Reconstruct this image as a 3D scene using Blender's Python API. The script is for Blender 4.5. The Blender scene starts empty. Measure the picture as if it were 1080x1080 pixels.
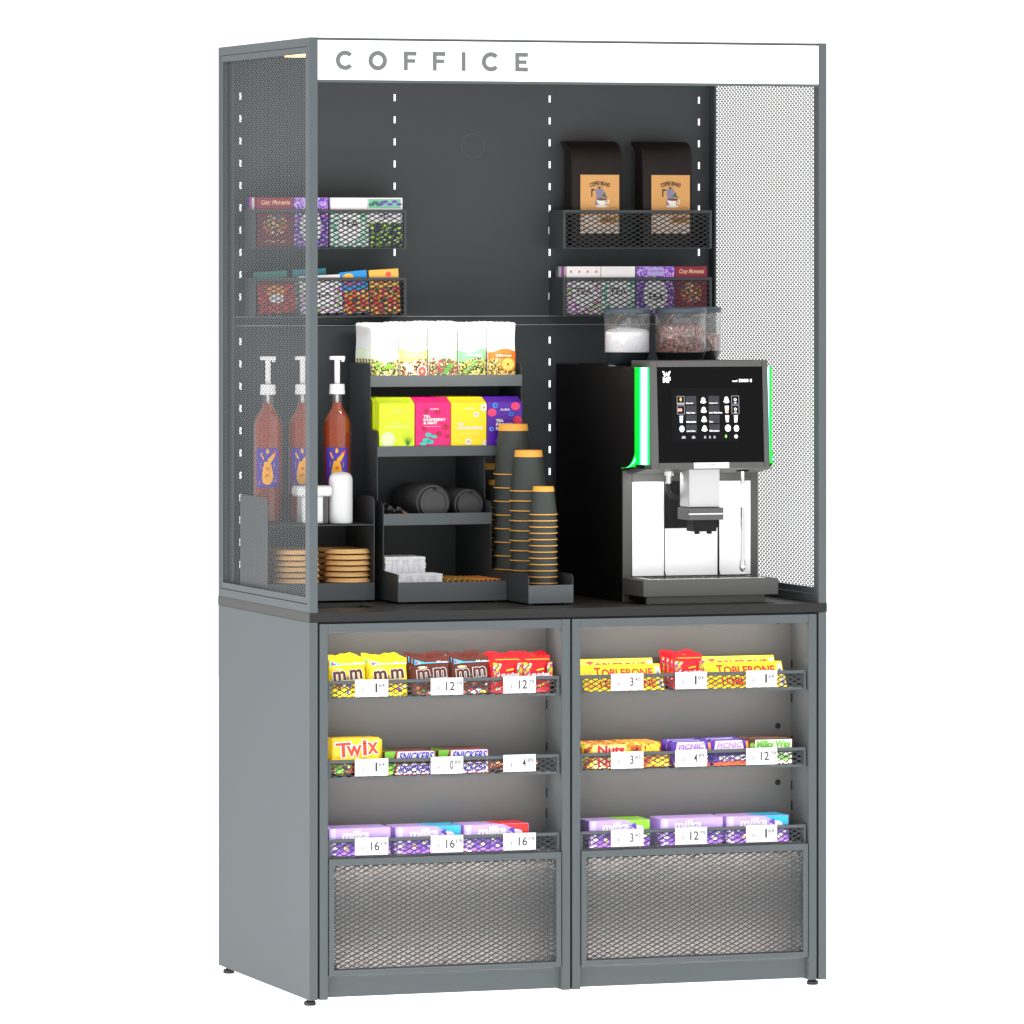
import bpy, math, random
from mathutils import Vector, Matrix
random.seed(7)
S = bpy.context.scene
COL = S.collection
# ------------------------------------------------------------------ camera
F_PX, YAW, TX, TZ, CAM_Z, HORIZON = 6462.5, .3303, -.4369, 13.2228, 1.634, 267.0
ca, sa = math.cos(YAW), math.sin(YAW)
cam = bpy.data.cameras.new('camera'); cam_o = bpy.data.objects.new('camera', cam); COL.objects.link(cam_o)
cam.sensor_width = 36; cam.lens = F_PX/1080*36; cam.shift_y = -(540-HORIZON)/1080
cam.clip_start = 1; cam.clip_end = 200
cam_o.location = (-(TX*ca+TZ*sa), TX*sa-TZ*ca, CAM_Z)
cam_o.rotation_euler = (math.pi/2, 0, -YAW)
S.camera = cam_o
# ------------------------------------------------------------------ studio light: white surround
W = bpy.data.worlds.new('World'); S.world = W; W.use_nodes = True
W.node_tree.nodes['Background'].inputs[0].default_value = (1, 1, 1, 1)
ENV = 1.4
# surround dimmed towards the left, added to darken the kiosk's left side
_t = W.node_tree; _tc = _t.nodes.new('ShaderNodeTexCoord'); _sx = _t.nodes.new('ShaderNodeSeparateXYZ'); _mr = _t.nodes.new('ShaderNodeMapRange')
_mr.interpolation_type = 'SMOOTHSTEP'
_t.links.new(_tc.outputs['Generated'], _sx.inputs[0]); _t.links.new(_sx.outputs['X'], _mr.inputs['Value'])
for _k, _v in (('From Min', -.55), ('From Max', 0.1), ('To Min', 1.02), ('To Max', ENV)): _mr.inputs[_k].default_value = _v
_t.links.new(_mr.outputs['Result'], _t.nodes['Background'].inputs[1])
S.view_settings.view_transform = 'Standard'; S.view_settings.look = 'None'
S.view_settings.exposure = 0; S.view_settings.gamma = 1
S.render.engine = 'CYCLES'
S.cycles.max_bounces = 8; S.cycles.transparent_max_bounces = 16

def area(name, loc, target, sx, sy, power, color=(1, 1, 1), spread=math.pi):
    l = bpy.data.lights.new(name, 'AREA'); l.shape = 'RECTANGLE'; l.size = sx; l.size_y = sy
    l.energy = power; l.color = color; l.spread = spread
    o = bpy.data.objects.new(name, l); COL.objects.link(o); o.location = loc
    d = Vector(target)-Vector(loc); o.rotation_euler = d.to_track_quat('-Z', 'Y').to_euler()
    return o
area('softbox_left', (-1.5, -.55, .10), (0, .10, .05), .7, .7, 17)
WARM = (1, .80, .66)
area('bag_fill', (.47, .335, 1.545), (.47, .47, 1.43), .34, .02, .42, (1, .97, .93), math.radians(75))  # added light without a fitting, brightens the tops of the tea bags
area('bay_fill', (.93, .12, 1.145), (.95, .22, .98), .25, .03, .45, (1, 1, 1), math.radians(150))  # added light under the machine head, whitens the steel panels

# ------------------------------------------------------------------ materials
def lin(c):
    c = c/255
    return c/12.92 if c <= .04045 else ((c+.055)/1.055)**2.4
def rgb(r, g, b, k=1.0):
    return (lin(r)*k, lin(g)*k, lin(b)*k, 1)
def new_mat(name):
    m = bpy.data.materials.new(name); m.use_nodes = True
    return m, m.node_tree, m.node_tree.nodes['Principled BSDF']
def mat(name, col, rough=.5, metal=0, emit=0, emit_col=None, spec=.5, noise=0, nscale=60, bump=0):
    m, t, p = new_mat(name)
    p.inputs['Base Color'].default_value = col
    p.inputs['Roughness'].default_value = rough
    p.inputs['Metallic'].default_value = metal
    p.inputs['Specular IOR Level'].default_value = spec
    if emit:
        p.inputs['Emission Color'].default_value = emit_col or col
        p.inputs['Emission Strength'].default_value = emit
    if noise or bump:
        tc = t.nodes.new('ShaderNodeTexCoord'); n = t.nodes.new('ShaderNodeTexNoise')
        n.inputs['Scale'].default_value = nscale; n.inputs['Detail'].default_value = 4
        t.links.new(tc.outputs['Object'], n.inputs['Vector'])
        if noise:
            mx = t.nodes.new('ShaderNodeMix'); mx.data_type = 'RGBA'
            mx.inputs[6].default_value = tuple(c*(1-noise) for c in col[:3])+(1,)
            mx.inputs[7].default_value = tuple(min(1, c*(1+noise)) for c in col[:3])+(1,)
            t.links.new(n.outputs['Fac'], mx.inputs[0]); t.links.new(mx.outputs[2], p.inputs['Base Color'])
        if bump:
            b = t.nodes.new('ShaderNodeBump'); b.inputs['Strength'].default_value = bump; b.inputs['Distance'].default_value = .001
            t.links.new(n.outputs['Fac'], b.inputs['Height']); t.links.new(b.outputs['Normal'], p.inputs['Normal'])
    return m
def ramp_from(t, src, colors):
    r = t.nodes.new('ShaderNodeValToRGB'); r.color_ramp.interpolation = 'CONSTANT'
    el = r.color_ramp.elements
    while len(el) < len(colors): el.new(.5)
    for i, c in enumerate(colors):
        el[i].position = i/len(colors); el[i].color = c
    t.links.new(src, r.inputs[0]); return r
def mat_cells(name, colors, scale, rough=.6, base=None, dot=.5, stretch=(1, 1, 1), bump=0):
    """printed picture of many small pieces: Voronoi cells in several colours, optionally dots on a base"""
    m, t, p = new_mat(name); p.inputs['Roughness'].default_value = rough
    tc = t.nodes.new('ShaderNodeTexCoord'); mp = t.nodes.new('ShaderNodeMapping'); mp.inputs['Scale'].default_value = stretch
    v = t.nodes.new('ShaderNodeTexVoronoi'); v.inputs['Scale'].default_value = scale
    t.links.new(tc.outputs['Object'], mp.inputs[0]); t.links.new(mp.outputs[0], v.inputs['Vector'])
    sp = t.nodes.new('ShaderNodeSeparateColor'); t.links.new(v.outputs['Color'], sp.inputs[0])
    r = ramp_from(t, sp.outputs[0], colors)
    out = r.outputs[0]
    if base is not None:
        lt = t.nodes.new('ShaderNodeMath'); lt.operation = 'LESS_THAN'; lt.inputs[1].default_value = dot
        t.links.new(v.outputs['Distance'], lt.inputs[0])
        mx = t.nodes.new('ShaderNodeMix'); mx.data_type = 'RGBA'; mx.inputs[6].default_value = base
        t.links.new(lt.outputs[0], mx.inputs[0]); t.links.new(out, mx.inputs[7]); out = mx.outputs[2]
    t.links.new(out, p.inputs['Base Color'])
    if bump:
        b = t.nodes.new('ShaderNodeBump'); b.inputs['Strength'].default_value = bump; b.inputs['Distance'].default_value = .002; b.invert = True
        t.links.new(v.outputs['Distance'], b.inputs['Height']); t.links.new(b.outputs['Normal'], p.inputs['Normal'])
    return m
def mat_glass(name, col, rough=.02, alpha=.25):
    m, t, p = new_mat(name); N = t.nodes
    tr = N.new('ShaderNodeBsdfTransparent'); tr.inputs[0].default_value = col
    gl = N.new('ShaderNodeBsdfGlossy'); gl.inputs['Roughness'].default_value = rough; gl.inputs[0].default_value = (1, 1, 1, 1)
    df = N.new('ShaderNodeBsdfDiffuse'); df.inputs[0].default_value = (.8, .8, .8, 1)
    m1 = N.new('ShaderNodeMixShader'); m1.inputs[0].default_value = alpha; t.links.new(tr.outputs[0], m1.inputs[1]); t.links.new(df.outputs[0], m1.inputs[2])
    lw = N.new('ShaderNodeLayerWeight'); lw.inputs[0].default_value = .15
    mn = N.new('ShaderNodeMath'); mn.operation = 'MULTIPLY_ADD'; mn.inputs[1].default_value = .35; mn.inputs[2].default_value = .04; t.links.new(lw.outputs['Facing'], mn.inputs[0])
    mx = N.new('ShaderNodeMixShader'); t.links.new(mn.outputs[0], mx.inputs[0]); t.links.new(m1.outputs[0], mx.inputs[1]); t.links.new(gl.outputs[0], mx.inputs[2])
    t.links.new(mx.outputs[0], N['Material Output'].inputs[0]); return m

M = {}
M['paint'] = mat('grey_paint', (.092, .107, .113, 1), .6, spec=.22, noise=.04, nscale=400, bump=.05)
M['side_paint'] = M['paint']
M['cabin'] = mat('cabinet_paint', (.098, .106, .108, 1), .55, spec=.25, noise=.04, nscale=300, bump=.05)
M['inner'] = mat('inner_shaded_paint', (.062, .071, .075, 1), .5, spec=.2, noise=.04, nscale=300, bump=.05)  # same grey paint, darkened to carry the shade inside the kiosk
M['org'] = mat('organizer_shaded', (.043, .049, .053, 1), .5, noise=.03, nscale=300, bump=.04)  # organizer paint with the interior shade put into its colour
M['perf'] = mat('perforated_steel', (.105, .118, .124, 1), .5)
M['lip'] = mat('organizer_lip_lit', (.088, .102, .108, 1), .5, noise=.03, nscale=300)  # same organizer paint, lightened for the light on the front lips
M['wire'] = mat('expanded_steel', (.055, .062, .066, 1), .5)
M['traywire'] = mat('tray_steel', (.075, .086, .091, 1), .5)
M['black'] = mat('matt_black', (.006, .006, .006, 1), .7)
M['gap'] = mat('dark_gap', (.004, .004, .004, 1), .9)
M['rubber'] = mat('rubber', (.02, .02, .02, 1), .6)
M['white'] = mat('white_plastic', (.82, .82, .82, 1), .35)
M['napkin'] = mat('napkin_paper', (.93, .93, .94, 1), .9, spec=.1)
M['sign'] = mat('sign_white', (.85, .85, .85, 1), .4, emit=.45, emit_col=(1, 1, 1, 1))
M['letter'] = mat('sign_letter_grey', rgb(150, 153, 154, .50), .6, spec=.2)
M['led'] = mat('led_warm', (1, .8, .6, 1), .5, emit=4.5, emit_col=(1, .42, .12, 1))
M['ledw'] = mat('led_white', (1, .9, .85, 1), .5, emit=72, emit_col=(1, .79, .69, 1))
M['doorglow'] = mat('added_door_glow', (1, .9, .85, 1), .5, emit=260, emit_col=(1, .82, .75, 1))
M['paper'] = mat('paper', (.8, .8, .8, 1), .7)
M['ink'] = mat('ink', (.05, .05, .05, 1), .6)
M['greyink'] = mat('grey_ink', (.35, .35, .35, 1), .6)
M['lightink'] = mat('light_ink', (.20, .20, .20, 1), .6)
M['steel'] = mat('brushed_steel', (.93, .93, .93, 1), .5, .85)
M['chrome'] = mat('chrome', (.75, .75, .75, 1), .12, 1)
M['mblack'] = mat('machine_black', (.0045, .0045, .0047, 1), .5, spec=.2, noise=.1, nscale=200)
M['mdark'] = mat('machine_grey', (.078, .077, .075, 1), .55, noise=.05, nscale=500)
M['glassblk'] = mat('black_glass', (.004, .004, .0042, 1), .12, spec=.06)
M['display'] = mat('display', (.007, .007, .0075, 1), .3, spec=.05)
M['green'] = mat('green_light', (0, .25, .02, 1), .5, spec=.1, emit=1.0, emit_col=(0, 1, .02, 1))
M['greenm'] = mat('green_light_mid', (0, .8, .3, 1), .5, emit=1.1, emit_col=(0, 1, .35, 1))
M['greenl'] = mat('green_light_pale', (.2, .9, .6, 1), .5, emit=1.4, emit_col=(.2, 1, .7, 1))
M['greenc'] = mat('green_light_core', (.5, 1, .8, 1), .5, emit=3, emit_col=(.55, 1, .8, 1))
M['cup'] = mat('dark_cup', (.036, .044, .040, 1), .55)
M['kraft'] = mat('kraft', rgb(240, 172, 70), .6, noise=.08, nscale=300)
M['cork'] = mat('tan_wood', rgb(238, 188, 122), .6, noise=.10, nscale=120)
M['lid'] = mat('lid_plastic', (.045, .045, .045, 1), .45)
M['bean'] = mat_cells('coffee_beans', [rgb(120, 60, 45), rgb(160, 90, 75), rgb(80, 38, 28), rgb(190, 120, 105), rgb(50, 25, 20)], 190, .4, bump=.8)
M['powder'] = mat('milk_powder', (.93, .92, .92, 1), .9)
M['clear'] = mat_glass('clear_plastic', (.98, .98, .985, 1), .06, .055)
M['bottleglass'] = mat_glass('bottle_glass', (.98, .98, .98, 1), .05, .008)
M['hoplid'] = mat('hopper_blue_grey', (.06, .085, .11, 1), .3)
M['hopbase'] = mat('hopper_base', (.013, .018, .022, 1), .35)
M['syrup'] = mat('caramel_syrup', rgb(150, 56, 12), .12, spec=.3)
M['foil'] = mat('dark_foil', (.01, .01, .011, 1), .25, .3)
M['copper'] = mat('copper_print', rgb(230, 150, 90), .35, .3)
def wood_counter():
    m, t, p = new_mat('dark_wood_laminate'); N = t.nodes
    tc = N.new('ShaderNodeTexCoord'); mp = N.new('ShaderNodeMapping'); mp.inputs['Scale'].default_value = (3, 14, 3)
    n = N.new('ShaderNodeTexNoise'); n.inputs['Scale'].default_value = 6; n.inputs['Detail'].default_value = 8; n.inputs['Distortion'].default_value = 1.5
    t.links.new(tc.outputs['Object'], mp.inputs[0]); t.links.new(mp.outputs[0], n.inputs['Vector'])
    r = N.new('ShaderNodeValToRGB'); r.color_ramp.elements[0].position = .35; r.color_ramp.elements[1].position = .65
    r.color_ramp.elements[0].color = (.008, .0077, .0075, 1); r.color_ramp.elements[1].color = (.045, .040, .037, 1)
    t.links.new(n.outputs['Fac'], r.inputs[0]); t.links.new(r.outputs[0], p.inputs['Base Color'])
    p.inputs['Roughness'].default_value = .45; return m
M['counter'] = wood_counter()
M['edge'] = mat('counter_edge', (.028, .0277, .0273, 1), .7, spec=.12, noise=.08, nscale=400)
M['leftend'] = mat('counter_left_end', (.075, .0745, .074, 1), .7, spec=.2, noise=.06, nscale=400)
def cmat(r, g, b, k=1.0, rough=.4):
    key = ('c', r, g, b, k, rough)
    if key not in M: M[key] = mat('print_%02x%02x%02x' % (r, g, b), rgb(r, g, b, k), rough)
    return M[key]

# ------------------------------------------------------------------ mesh builder
class MB:
    def __init__(s): s.v = []; s.f = []; s.m = []; s.mats = []
    def mi(s, m):
        m = M[m] if isinstance(m, str) else m
        if m not in s.mats: s.mats.append(m)
        return s.mats.index(m)
    def add(s, vs, fs, m):
        k = len(s.v); i = s.mi(m); s.v += [tuple(v) for v in vs]
        for f in fs: s.f.append([k+a for a in f]); s.m.append(i)
        return s
    def box(s, x0, x1, y0, y1, z0, z1, m):
        vs = [(x, y, z) for x in (x0, x1) for y in (y0, y1) for z in (z0, z1)]
        return s.add(vs, [(0, 1, 3, 2), (4, 6, 7, 5), (0, 4, 5, 1), (2, 3, 7, 6), (0, 2, 6, 4), (1, 5, 7, 3)], m)
    def prism(s, poly, axis, a, b, m):
        """poly in the two other axes (x: (y,z); y: (x,z); z: (x,y))"""
        def P(u, v, w): return {'x': (w, u, v), 'y': (u, w, v), 'z': (u, v, w)}[axis]
        n = len(poly); vs = [P(u, v, a) for u, v in poly]+[P(u, v, b) for u, v in poly]
        fs = [tuple(range(n)), tuple(range(2*n-1, n-1, -1))]+[(i, i+n, (i+1) % n+n, (i+1) % n) for i in range(n)]
        return s.add(vs, fs, m)
    def quad(s, pts, m): return s.add(pts, [tuple(range(len(pts)))], m)
    def flat(s, pts, y, m):
        """flat printed shape facing -Y, pts (x,z)"""
        return s.add([(x, y, z) for x, z in pts], [tuple(range(len(pts)))], m)
    def disc(s, cx, cz, rx, rz, y, m, n=16, a0=0, a1=2*math.pi):
        full = abs(a1-a0-2*math.pi) < 1e-6; k = n if full else n+1
        return s.flat([(cx+rx*math.cos(a0+(a1-a0)*i/n), cz+rz*math.sin(a0+(a1-a0)*i/n)) for i in range(k)], y, m)
    def ring(s, cx, cz, r0, r1, y, m, n=20):
        vs = []; fs = []
        for i in range(n):
            a = 2*math.pi*i/n
            vs += [(cx+r0*math.cos(a), y, cz+r0*math.sin(a)), (cx+r1*math.cos(a), y, cz+r1*math.sin(a))]
        for i in range(n):
            j = (i+1) % n; fs.append((2*i, 2*i+1, 2*j+1, 2*j))
        return s.add(vs, fs, m)
    def lathe(s, prof, c, m, n=32, axis='z', caps=True, squash=None):
        k = len(prof); vs = []; fs = []
        for i in range(n):
            a = 2*math.pi*i/n; co, si = math.cos(a), math.sin(a)
            if squash: co, si = squash(co, si)
            for r, h in prof:
                if axis == 'z': vs.append((c[0]+r*co, c[1]+r*si, c[2]+h))
                elif axis == 'y': vs.append((c[0]+r*co, c[1]+h, c[2]+r*si))
                else: vs.append((c[0]+h, c[1]+r*co, c[2]+r*si))
        for i in range(n):
            j = (i+1) % n
            for q in range(k-1): fs.append((i*k+q, j*k+q, j*k+q+1, i*k+q+1))
        if caps:
            fs.append(tuple(i*k for i in range(n-1, -1, -1))); fs.append(tuple(i*k+k-1 for i in range(n)))
        return s.add(vs, fs, m)
    def tube(s, pts, r, m, n=8):
        vs = []; fs = []; pts = [Vector(p) for p in pts]
        for i, p in enumerate(pts):
            d = (pts[min(i+1, len(pts)-1)]-pts[max(i-1, 0)]).normalized()
            u = d.cross(Vector((0, 0, 1)) if abs(d.z) < .9 else Vector((1, 0, 0))).normalized(); w = d.cross(u)
            for j in range(n):
                a = 2*math.pi*j/n; vs.append(p+(u*math.cos(a)+w*math.sin(a))*r)
        for i in range(len(pts)-1):
            for j in range(n):
                q = (j+1) % n; fs.append((i*n+j, i*n+q, (i+1)*n+q, (i+1)*n+j))
        fs.append(tuple(range(n-1, -1, -1))); fs.append(tuple((len(pts)-1)*n+j for j in range(n)))
        return s.add(vs, fs, m)
    def text(s, t, x0, x1, z0, z1, y, m, bold=0, rot=0, shear=0, arc=0):
        vs, fs = text_geo(t, bold)
        cx, cz = (x0+x1)/2, (z0+z1)/2; out = []
        for u, v in vs:
            dx = (u-.5)*(x1-x0); dz = (v-.5)*(z1-z0)
            if arc:
                a = (u-.5)*arc; R = (x1-x0)/arc; dx = (R+dz)*math.sin(a); dz = (R+dz)*math.cos(a)-R
            dx += shear*dz
            out.append((cx+dx*math.cos(rot)-dz*math.sin(rot), y, cz+dx*math.sin(rot)+dz*math.cos(rot)))
        return s.add(out, fs, m)
    def build(s, name, parent=None, loc=None, bevel=0, smooth=False, solid=0, seg=2):
        me = bpy.data.meshes.new(name); me.from_pydata(s.v, [], s.f)
        for m in s.mats: me.materials.append(m)
        me.polygons.foreach_set('material_index', s.m)
        me.update()
        if smooth: me.shade_smooth(); me.set_sharp_from_angle(angle=math.radians(35))
        o = bpy.data.objects.new(name, me); COL.objects.link(o)
        if loc is not None: o.location = loc
        if parent: o.parent = parent
        if solid:
            md = o.modifiers.new('thick', 'SOLIDIFY'); md.thickness = solid; md.offset = 0
        if bevel:
            md = o.modifiers.new('edges', 'BEVEL'); md.width = bevel; md.segments = seg; md.limit_method = 'ANGLE'; md.angle_limit = math.radians(40)
        return o
_TX = {}
def text_geo(t, bold):
    k = (t, bold)
    if k in _TX: return _TX[k]
    c = bpy.data.curves.new('t', 'FONT'); c.body = t; c.size = 1; c.offset = bold; c.resolution_u = 3
    o = bpy.data.objects.new('t', c); COL.objects.link(o)
    dg = bpy.context.evaluated_depsgraph_get(); dg.update()
    me = bpy.data.meshes.new_from_object(o.evaluated_get(dg))
    vs = [(v.co.x, v.co.y) for v in me.vertices]; fs = [tuple(p.vertices) for p in me.polygons]
    bpy.data.objects.remove(o); bpy.data.meshes.remove(me); bpy.data.curves.remove(c)
    xs = [v[0] for v in vs]; ys = [v[1] for v in vs]
    a, b, d, e = min(xs), max(xs), min(ys), max(ys)
    r = ([((x-a)/(b-a), (y-d)/(e-d)) for x, y in vs], fs); _TX[k] = r
    return r
def tag(o, label=None, cat=None, group=None, kind=None):
    if label: o['label'] = label
    if cat: o['category'] = cat
    if group: o['group'] = group
    if kind: o['kind'] = kind
    return o
def thing(name, loc, label, cat, group=None, rz=0):
    o = bpy.data.objects.new(name, None); o.empty_display_size = .02; COL.objects.link(o)
    o.location = loc; o.rotation_euler = (0, 0, rz)
    return tag(o, label, cat, group)
def dup(root, loc, label=None, rot=None, group=None):
    r = root.copy(); COL.objects.link(r); r.location = loc
    if rot is not None: r.rotation_euler = rot
    if label: r['label'] = label
    if group: r['group'] = group
    for ch in list(root.children):
        c = ch.copy(); COL.objects.link(c); c.parent = r
        for g in list(ch.children):
            d = g.copy(); COL.objects.link(d); d.parent = c
    return r
def at(root, *l): root.location = l; return root

# expanded-metal ribbons: diamonds LWD .021 x SWD .0103
def exp_mesh(b, x0, x1, z0, z1, y, m, px=.0212, pz=.0103, w=.0021, axis='y', tilt=.0012):
    nz = int((z1-z0)/(pz/2)); nx = int((x1-x0)/(px/2))+1
    dx = (x1-x0)/nx; dz = (z1-z0)/nz
    for k in range(nz+1):
        zc = z0+k*dz
        for i in range(nx):
            s0 = 1 if (i+k) % 2 else -1
            za = max(z0, min(z1, zc+s0*dz/2)); zb = max(z0, min(z1, zc-s0*dz/2))
            xa, xb = x0+i*dx, x0+(i+1)*dx
            h = w/2
            P = [(xa, -tilt, za-h), (xb, -tilt, zb-h), (xb, tilt, zb+h), (xa, tilt, za+h)]
            if axis == 'y': vs = [(p[0], y+p[1], p[2]) for p in P]
            elif axis == 'x': vs = [(y+p[1], p[0], p[2]) for p in P]
            else: vs = [(p[0], p[2], y+p[1]) for p in P]
            b.add(vs, [(0, 1, 2, 3)], m)

# ------------------------------------------------------------------ the setting
fb = MB(); fb.box(-9, 10, -9, 10, -.05, .0055, mat('glowing_floor', (.9, .9, .9, 1), .5, emit=ENV, emit_col=(1, 1, 1, 1)))  # glow added to the floor so no contact shadow darkens it
tag(fb.build('floor'), 'plain white studio floor with added glow under the kiosk', 'floor', kind='structure')

# ------------------------------------------------------------------ the kiosk
Wd, D, T = 1.2005, .705, 2.10
CT, CB = .8567, .8372
K = thing('coffee_kiosk', (0, 0, 0), 'tall grey metal coffee kiosk with a white COFFICE sign and perforated sides', 'kiosk')
# lower side panels
for x0, x1 in ((0, .0185), (1.182, Wd)):
    MB().box(x0, x1, 0, D, .0205, CB-.0006, 'paint').build('side_panel', K, bevel=.0006)
# black recess strips beside and between the cabinets
g = MB()
for x0, x1 in ((.0186, .0231), (.5967, .6016), (1.177, 1.1819)): g.box(x0, x1, .006, .02, .024, CB-.001, 'gap')
g.box(.0186, 1.1819, .004, .02, .8332, CB-.0008, 'gap')
g.build('shadow_gap', K)
for fx, fy in ((.013, .040), (.013, .665), (1.183, .040), (1.183, .665)):
    MB().lathe([(.0115, 0), (.0130, .0012), (.0130, .0075), (.0110, .0095), (.007, .0100), (.007, .0148)], (fx, fy, .0057), 'rubber', 24).build('foot', K, smooth=True)
# counter with a rectangular waste cut-out near the front left corner
cx0, cx1, cy0, cy1 = .055, .205, .165, .29
c = MB()
for a in ((0.0006, cx0, .0004, D), (cx1, Wd-.0004, .0004, D), (cx0, cx1, .0004, cy0), (cx0, cx1, cy1, D)):
    c.box(a[0], a[1], a[2], a[3], CB+.001, CT, 'counter')
c.build('counter_top', K)
MB().box(.0006, Wd+.0006, -.0008, .0003, CB, CT, 'edge').build('counter_edge', K)
MB().box(-.0008, .0005, -.0006, D, CB, CT, 'leftend').build('left_end', K)  # left end of the counter, lighter grey than the front edge
MB().box(cx0, cx1, cy0, cy1, CB-.12, CB-.118, 'gap').build('waste_hole', K)
# posts and rails
for x0, x1 in ((0, .0185), (1.182, Wd)):
    MB().box(x0, x1, 0, .0185, CT, T, 'paint').build('post', K, bevel=.0005)
    MB().box(x0, x1, .6885, D, CT, T, 'paint').build('post', K, bevel=.0005)
    MB().box(x0, x1, .0186, .6884, 2.0812, T, 'paint').build('rail', K, bevel=.0005)
    MB().box(x0, x1, .0186, .6884, CT, .8748, 'paint').build('rail', K, bevel=.0005)
def perf_panel(x, name_x0, name_x1, k):
    fr = MB(); y0, y1, z0, z1 = .0198, .6872, .8762, 2.0800; w = .0135
    a, b_ = name_x0, name_x1
    fr.box(a, b_, y0, y0+w, z0, z1, 'paint'); fr.box(a, b_, y1-w, y1, z0, z1, 'paint')
    fr.box(a, b_, y0+w, y1-w, z0, z0+w, 'paint'); fr.box(a, b_, y0+w, y1-w, z1-w, z1, 'paint')
    fo = fr.build('panel_frame', K)
    b = MB(); Y0, Y1, Z0, Z1 = y0+w-.002, y1-w+.002, z0+w-.002, z1-w+.002
    cx, p = .0104, .0098
    hx = [(.00405, .0049), (.00635, 0), (.00405, -.0049), (-.00405, -.0049), (-.00635, 0), (-.00405, .0049)]
    nc = int((Y1-Y0)/cx)+1; nr = int((Z1-Z0)/p)+1; cx = (Y1-Y0-.0122)/(nc-1)
    for i in range(nc):
        for j in range(nr+(i % 2)):
            yc = Y0+.0061+i*cx; zc = Z0+p/2+j*p-(i % 2)*p/2
            if zc > Z1: continue
            vs = []
            for u, v in hx:
                vs.append((x, min(Y1, max(Y0, yc+u)), min(Z1, max(Z0, zc+v))))
            for u, v in hx:
                vs.append((x, min(Y1, max(Y0, yc+u*k)), min(Z1, max(Z0, zc+v*k))))
            b.add(vs, [(q, (q+1) % 6, (q+1) % 6+6, q+6) for q in range(6)], 'perf')
    b.build('perforated_sheet', fo, solid=.0003)
perf_panel(.006, .001, .012, .86)
perf_panel(1.1875, 1.1845, 1.1925, .72)
# back return strips beside the back wall
for a, b_ in ((.0186, .021), (1.1795, 1.1818)):
    MB().box(a, b_, .645, .6797, CT+.0002, 2.077, 'inner').build('return_strip', K)
# roof, sign
MB().box(.0187, 1.1818, .004, .7045, 2.0962, T-.0003, 'paint').build('roof', K)
MB().box(.0187, 1.1818, .020, .704, 2.078, 2.080, 'inner').build('ceiling', K)
sg = MB().box(.0190, 1.1815, .0006, .012, 2.0090, 2.0945, 'sign').build('sign_panel', K)
MB().box(.0187, 1.1818, .0002, .014, 2.0035, 2.0086, 'paint').build('sign_lip', K, bevel=.0004)
def sign_letter(ch, a, b_):
    z0, z1, st = 2.0304, 2.0716, .0092; q = MB(); y = -.0004
    if ch in 'CO':
        R0 = (z1-z0)/2; cx, cz = a+R0, (z0+z1)/2; n = 40
        a0, a1 = (0, 2*math.pi) if ch == 'O' else (math.radians(40), math.radians(320))
        vs = []
        for i in range(n+1):
            t_ = a0+(a1-a0)*i/n
            for r_ in (R0-st, R0+.0006): vs.append((cx+r_*math.cos(t_), y, cz+r_*math.sin(t_)))
        q.add(vs, [(2*i, 2*i+1, 2*i+3, 2*i+2) for i in range(n)], 'letter')
    else:
        R_ = [(a, a+st, z0, z1)]
        if ch in 'FE': R_ += [(a+st, b_, z1-st, z1), (a+st, b_-.003, (z0+z1)/2-st*.45, (z0+z1)/2+st*.45)]
        if ch == 'E': R_ += [(a+st, b_, z0, z0+st)]
        for x0, x1, za, zb2 in R_: q.flat([(x0, za), (x1, za), (x1, zb2), (x0, zb2)], y, 'letter')
    q.build('sign_letter', sg)
for ch, a, b_ in (('C', .0597, .0979), ('O', .1338, .1763), ('F', .2137, .2429), ('F', .2797, .3090), ('I', .3459, .3553), ('C', .3927, .4309), ('E', .4692, .4987)):
    sign_letter(ch, a, b_)
MB().box(.03, 1.17, .26, .285, 2.066, 2.0765, 'led').build('ceiling_light', K)
# slotted back wall: upper and lower sheets
def slotted(z0, z1, zs, name):
    xs = [.045, .4118, .7870, 1.1545]; hw, hh = .0026, .0079
    X0, X1 = .0190, 1.1815
    b = MB(); xb = [X0]
    for x in xs: xb += [x-hw, x+hw]
    xb.append(X1); zb = [z0]
    for z in zs: zb += [z-hh, z+hh]
    zb.append(z1)
    for i in range(len(xb)-1):
        if i % 2 == 0: b.box(xb[i], xb[i+1], .6800, .6815, z0, z1, 'inner')
        else:
            for j in range(0, len(zb)-1, 2): b.box(xb[i], xb[i+1], .6800, .6815, zb[j], zb[j+1], 'inner')
    return b.build(name, K)
zt = 1.9893
allz = [zt-.0505*k for k in range(23)]
slotted(1.489, 2.0778, [z for z in allz if z > 1.50][::-1], 'back_wall')
slotted(CT+.0003, 1.4695, [z for z in allz if .88 < z < 1.46][::-1], 'back_wall')
for a, b_ in ((.0187, .0300), (1.1705, 1.1818)): MB().box(a, b_, .6818, .7044, CT+.0002, 2.077, 'inner').build('back_corner', K)
bb = MB().box(.0302, 1.1703, .684, .6865, 1.45, 1.51, 'inner'); bb.build('back_channel', K)
e1 = MB().box(.0216, 1.1790, .6785, .6815, 1.4886, 1.4900, cmat(190, 190, 190)); e1.box(.0216, 1.1790, .6785, .6815, 1.4688, 1.4700, cmat(190, 190, 190)); e1.build('seam_highlight', K)  # pale strips standing for highlights along the seam
r = MB(); vs = []
r.ring(.6, 1.881, .0274, .0280, .6795, cmat(102, 105, 107)); r.build('cable_cap', K)

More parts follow.
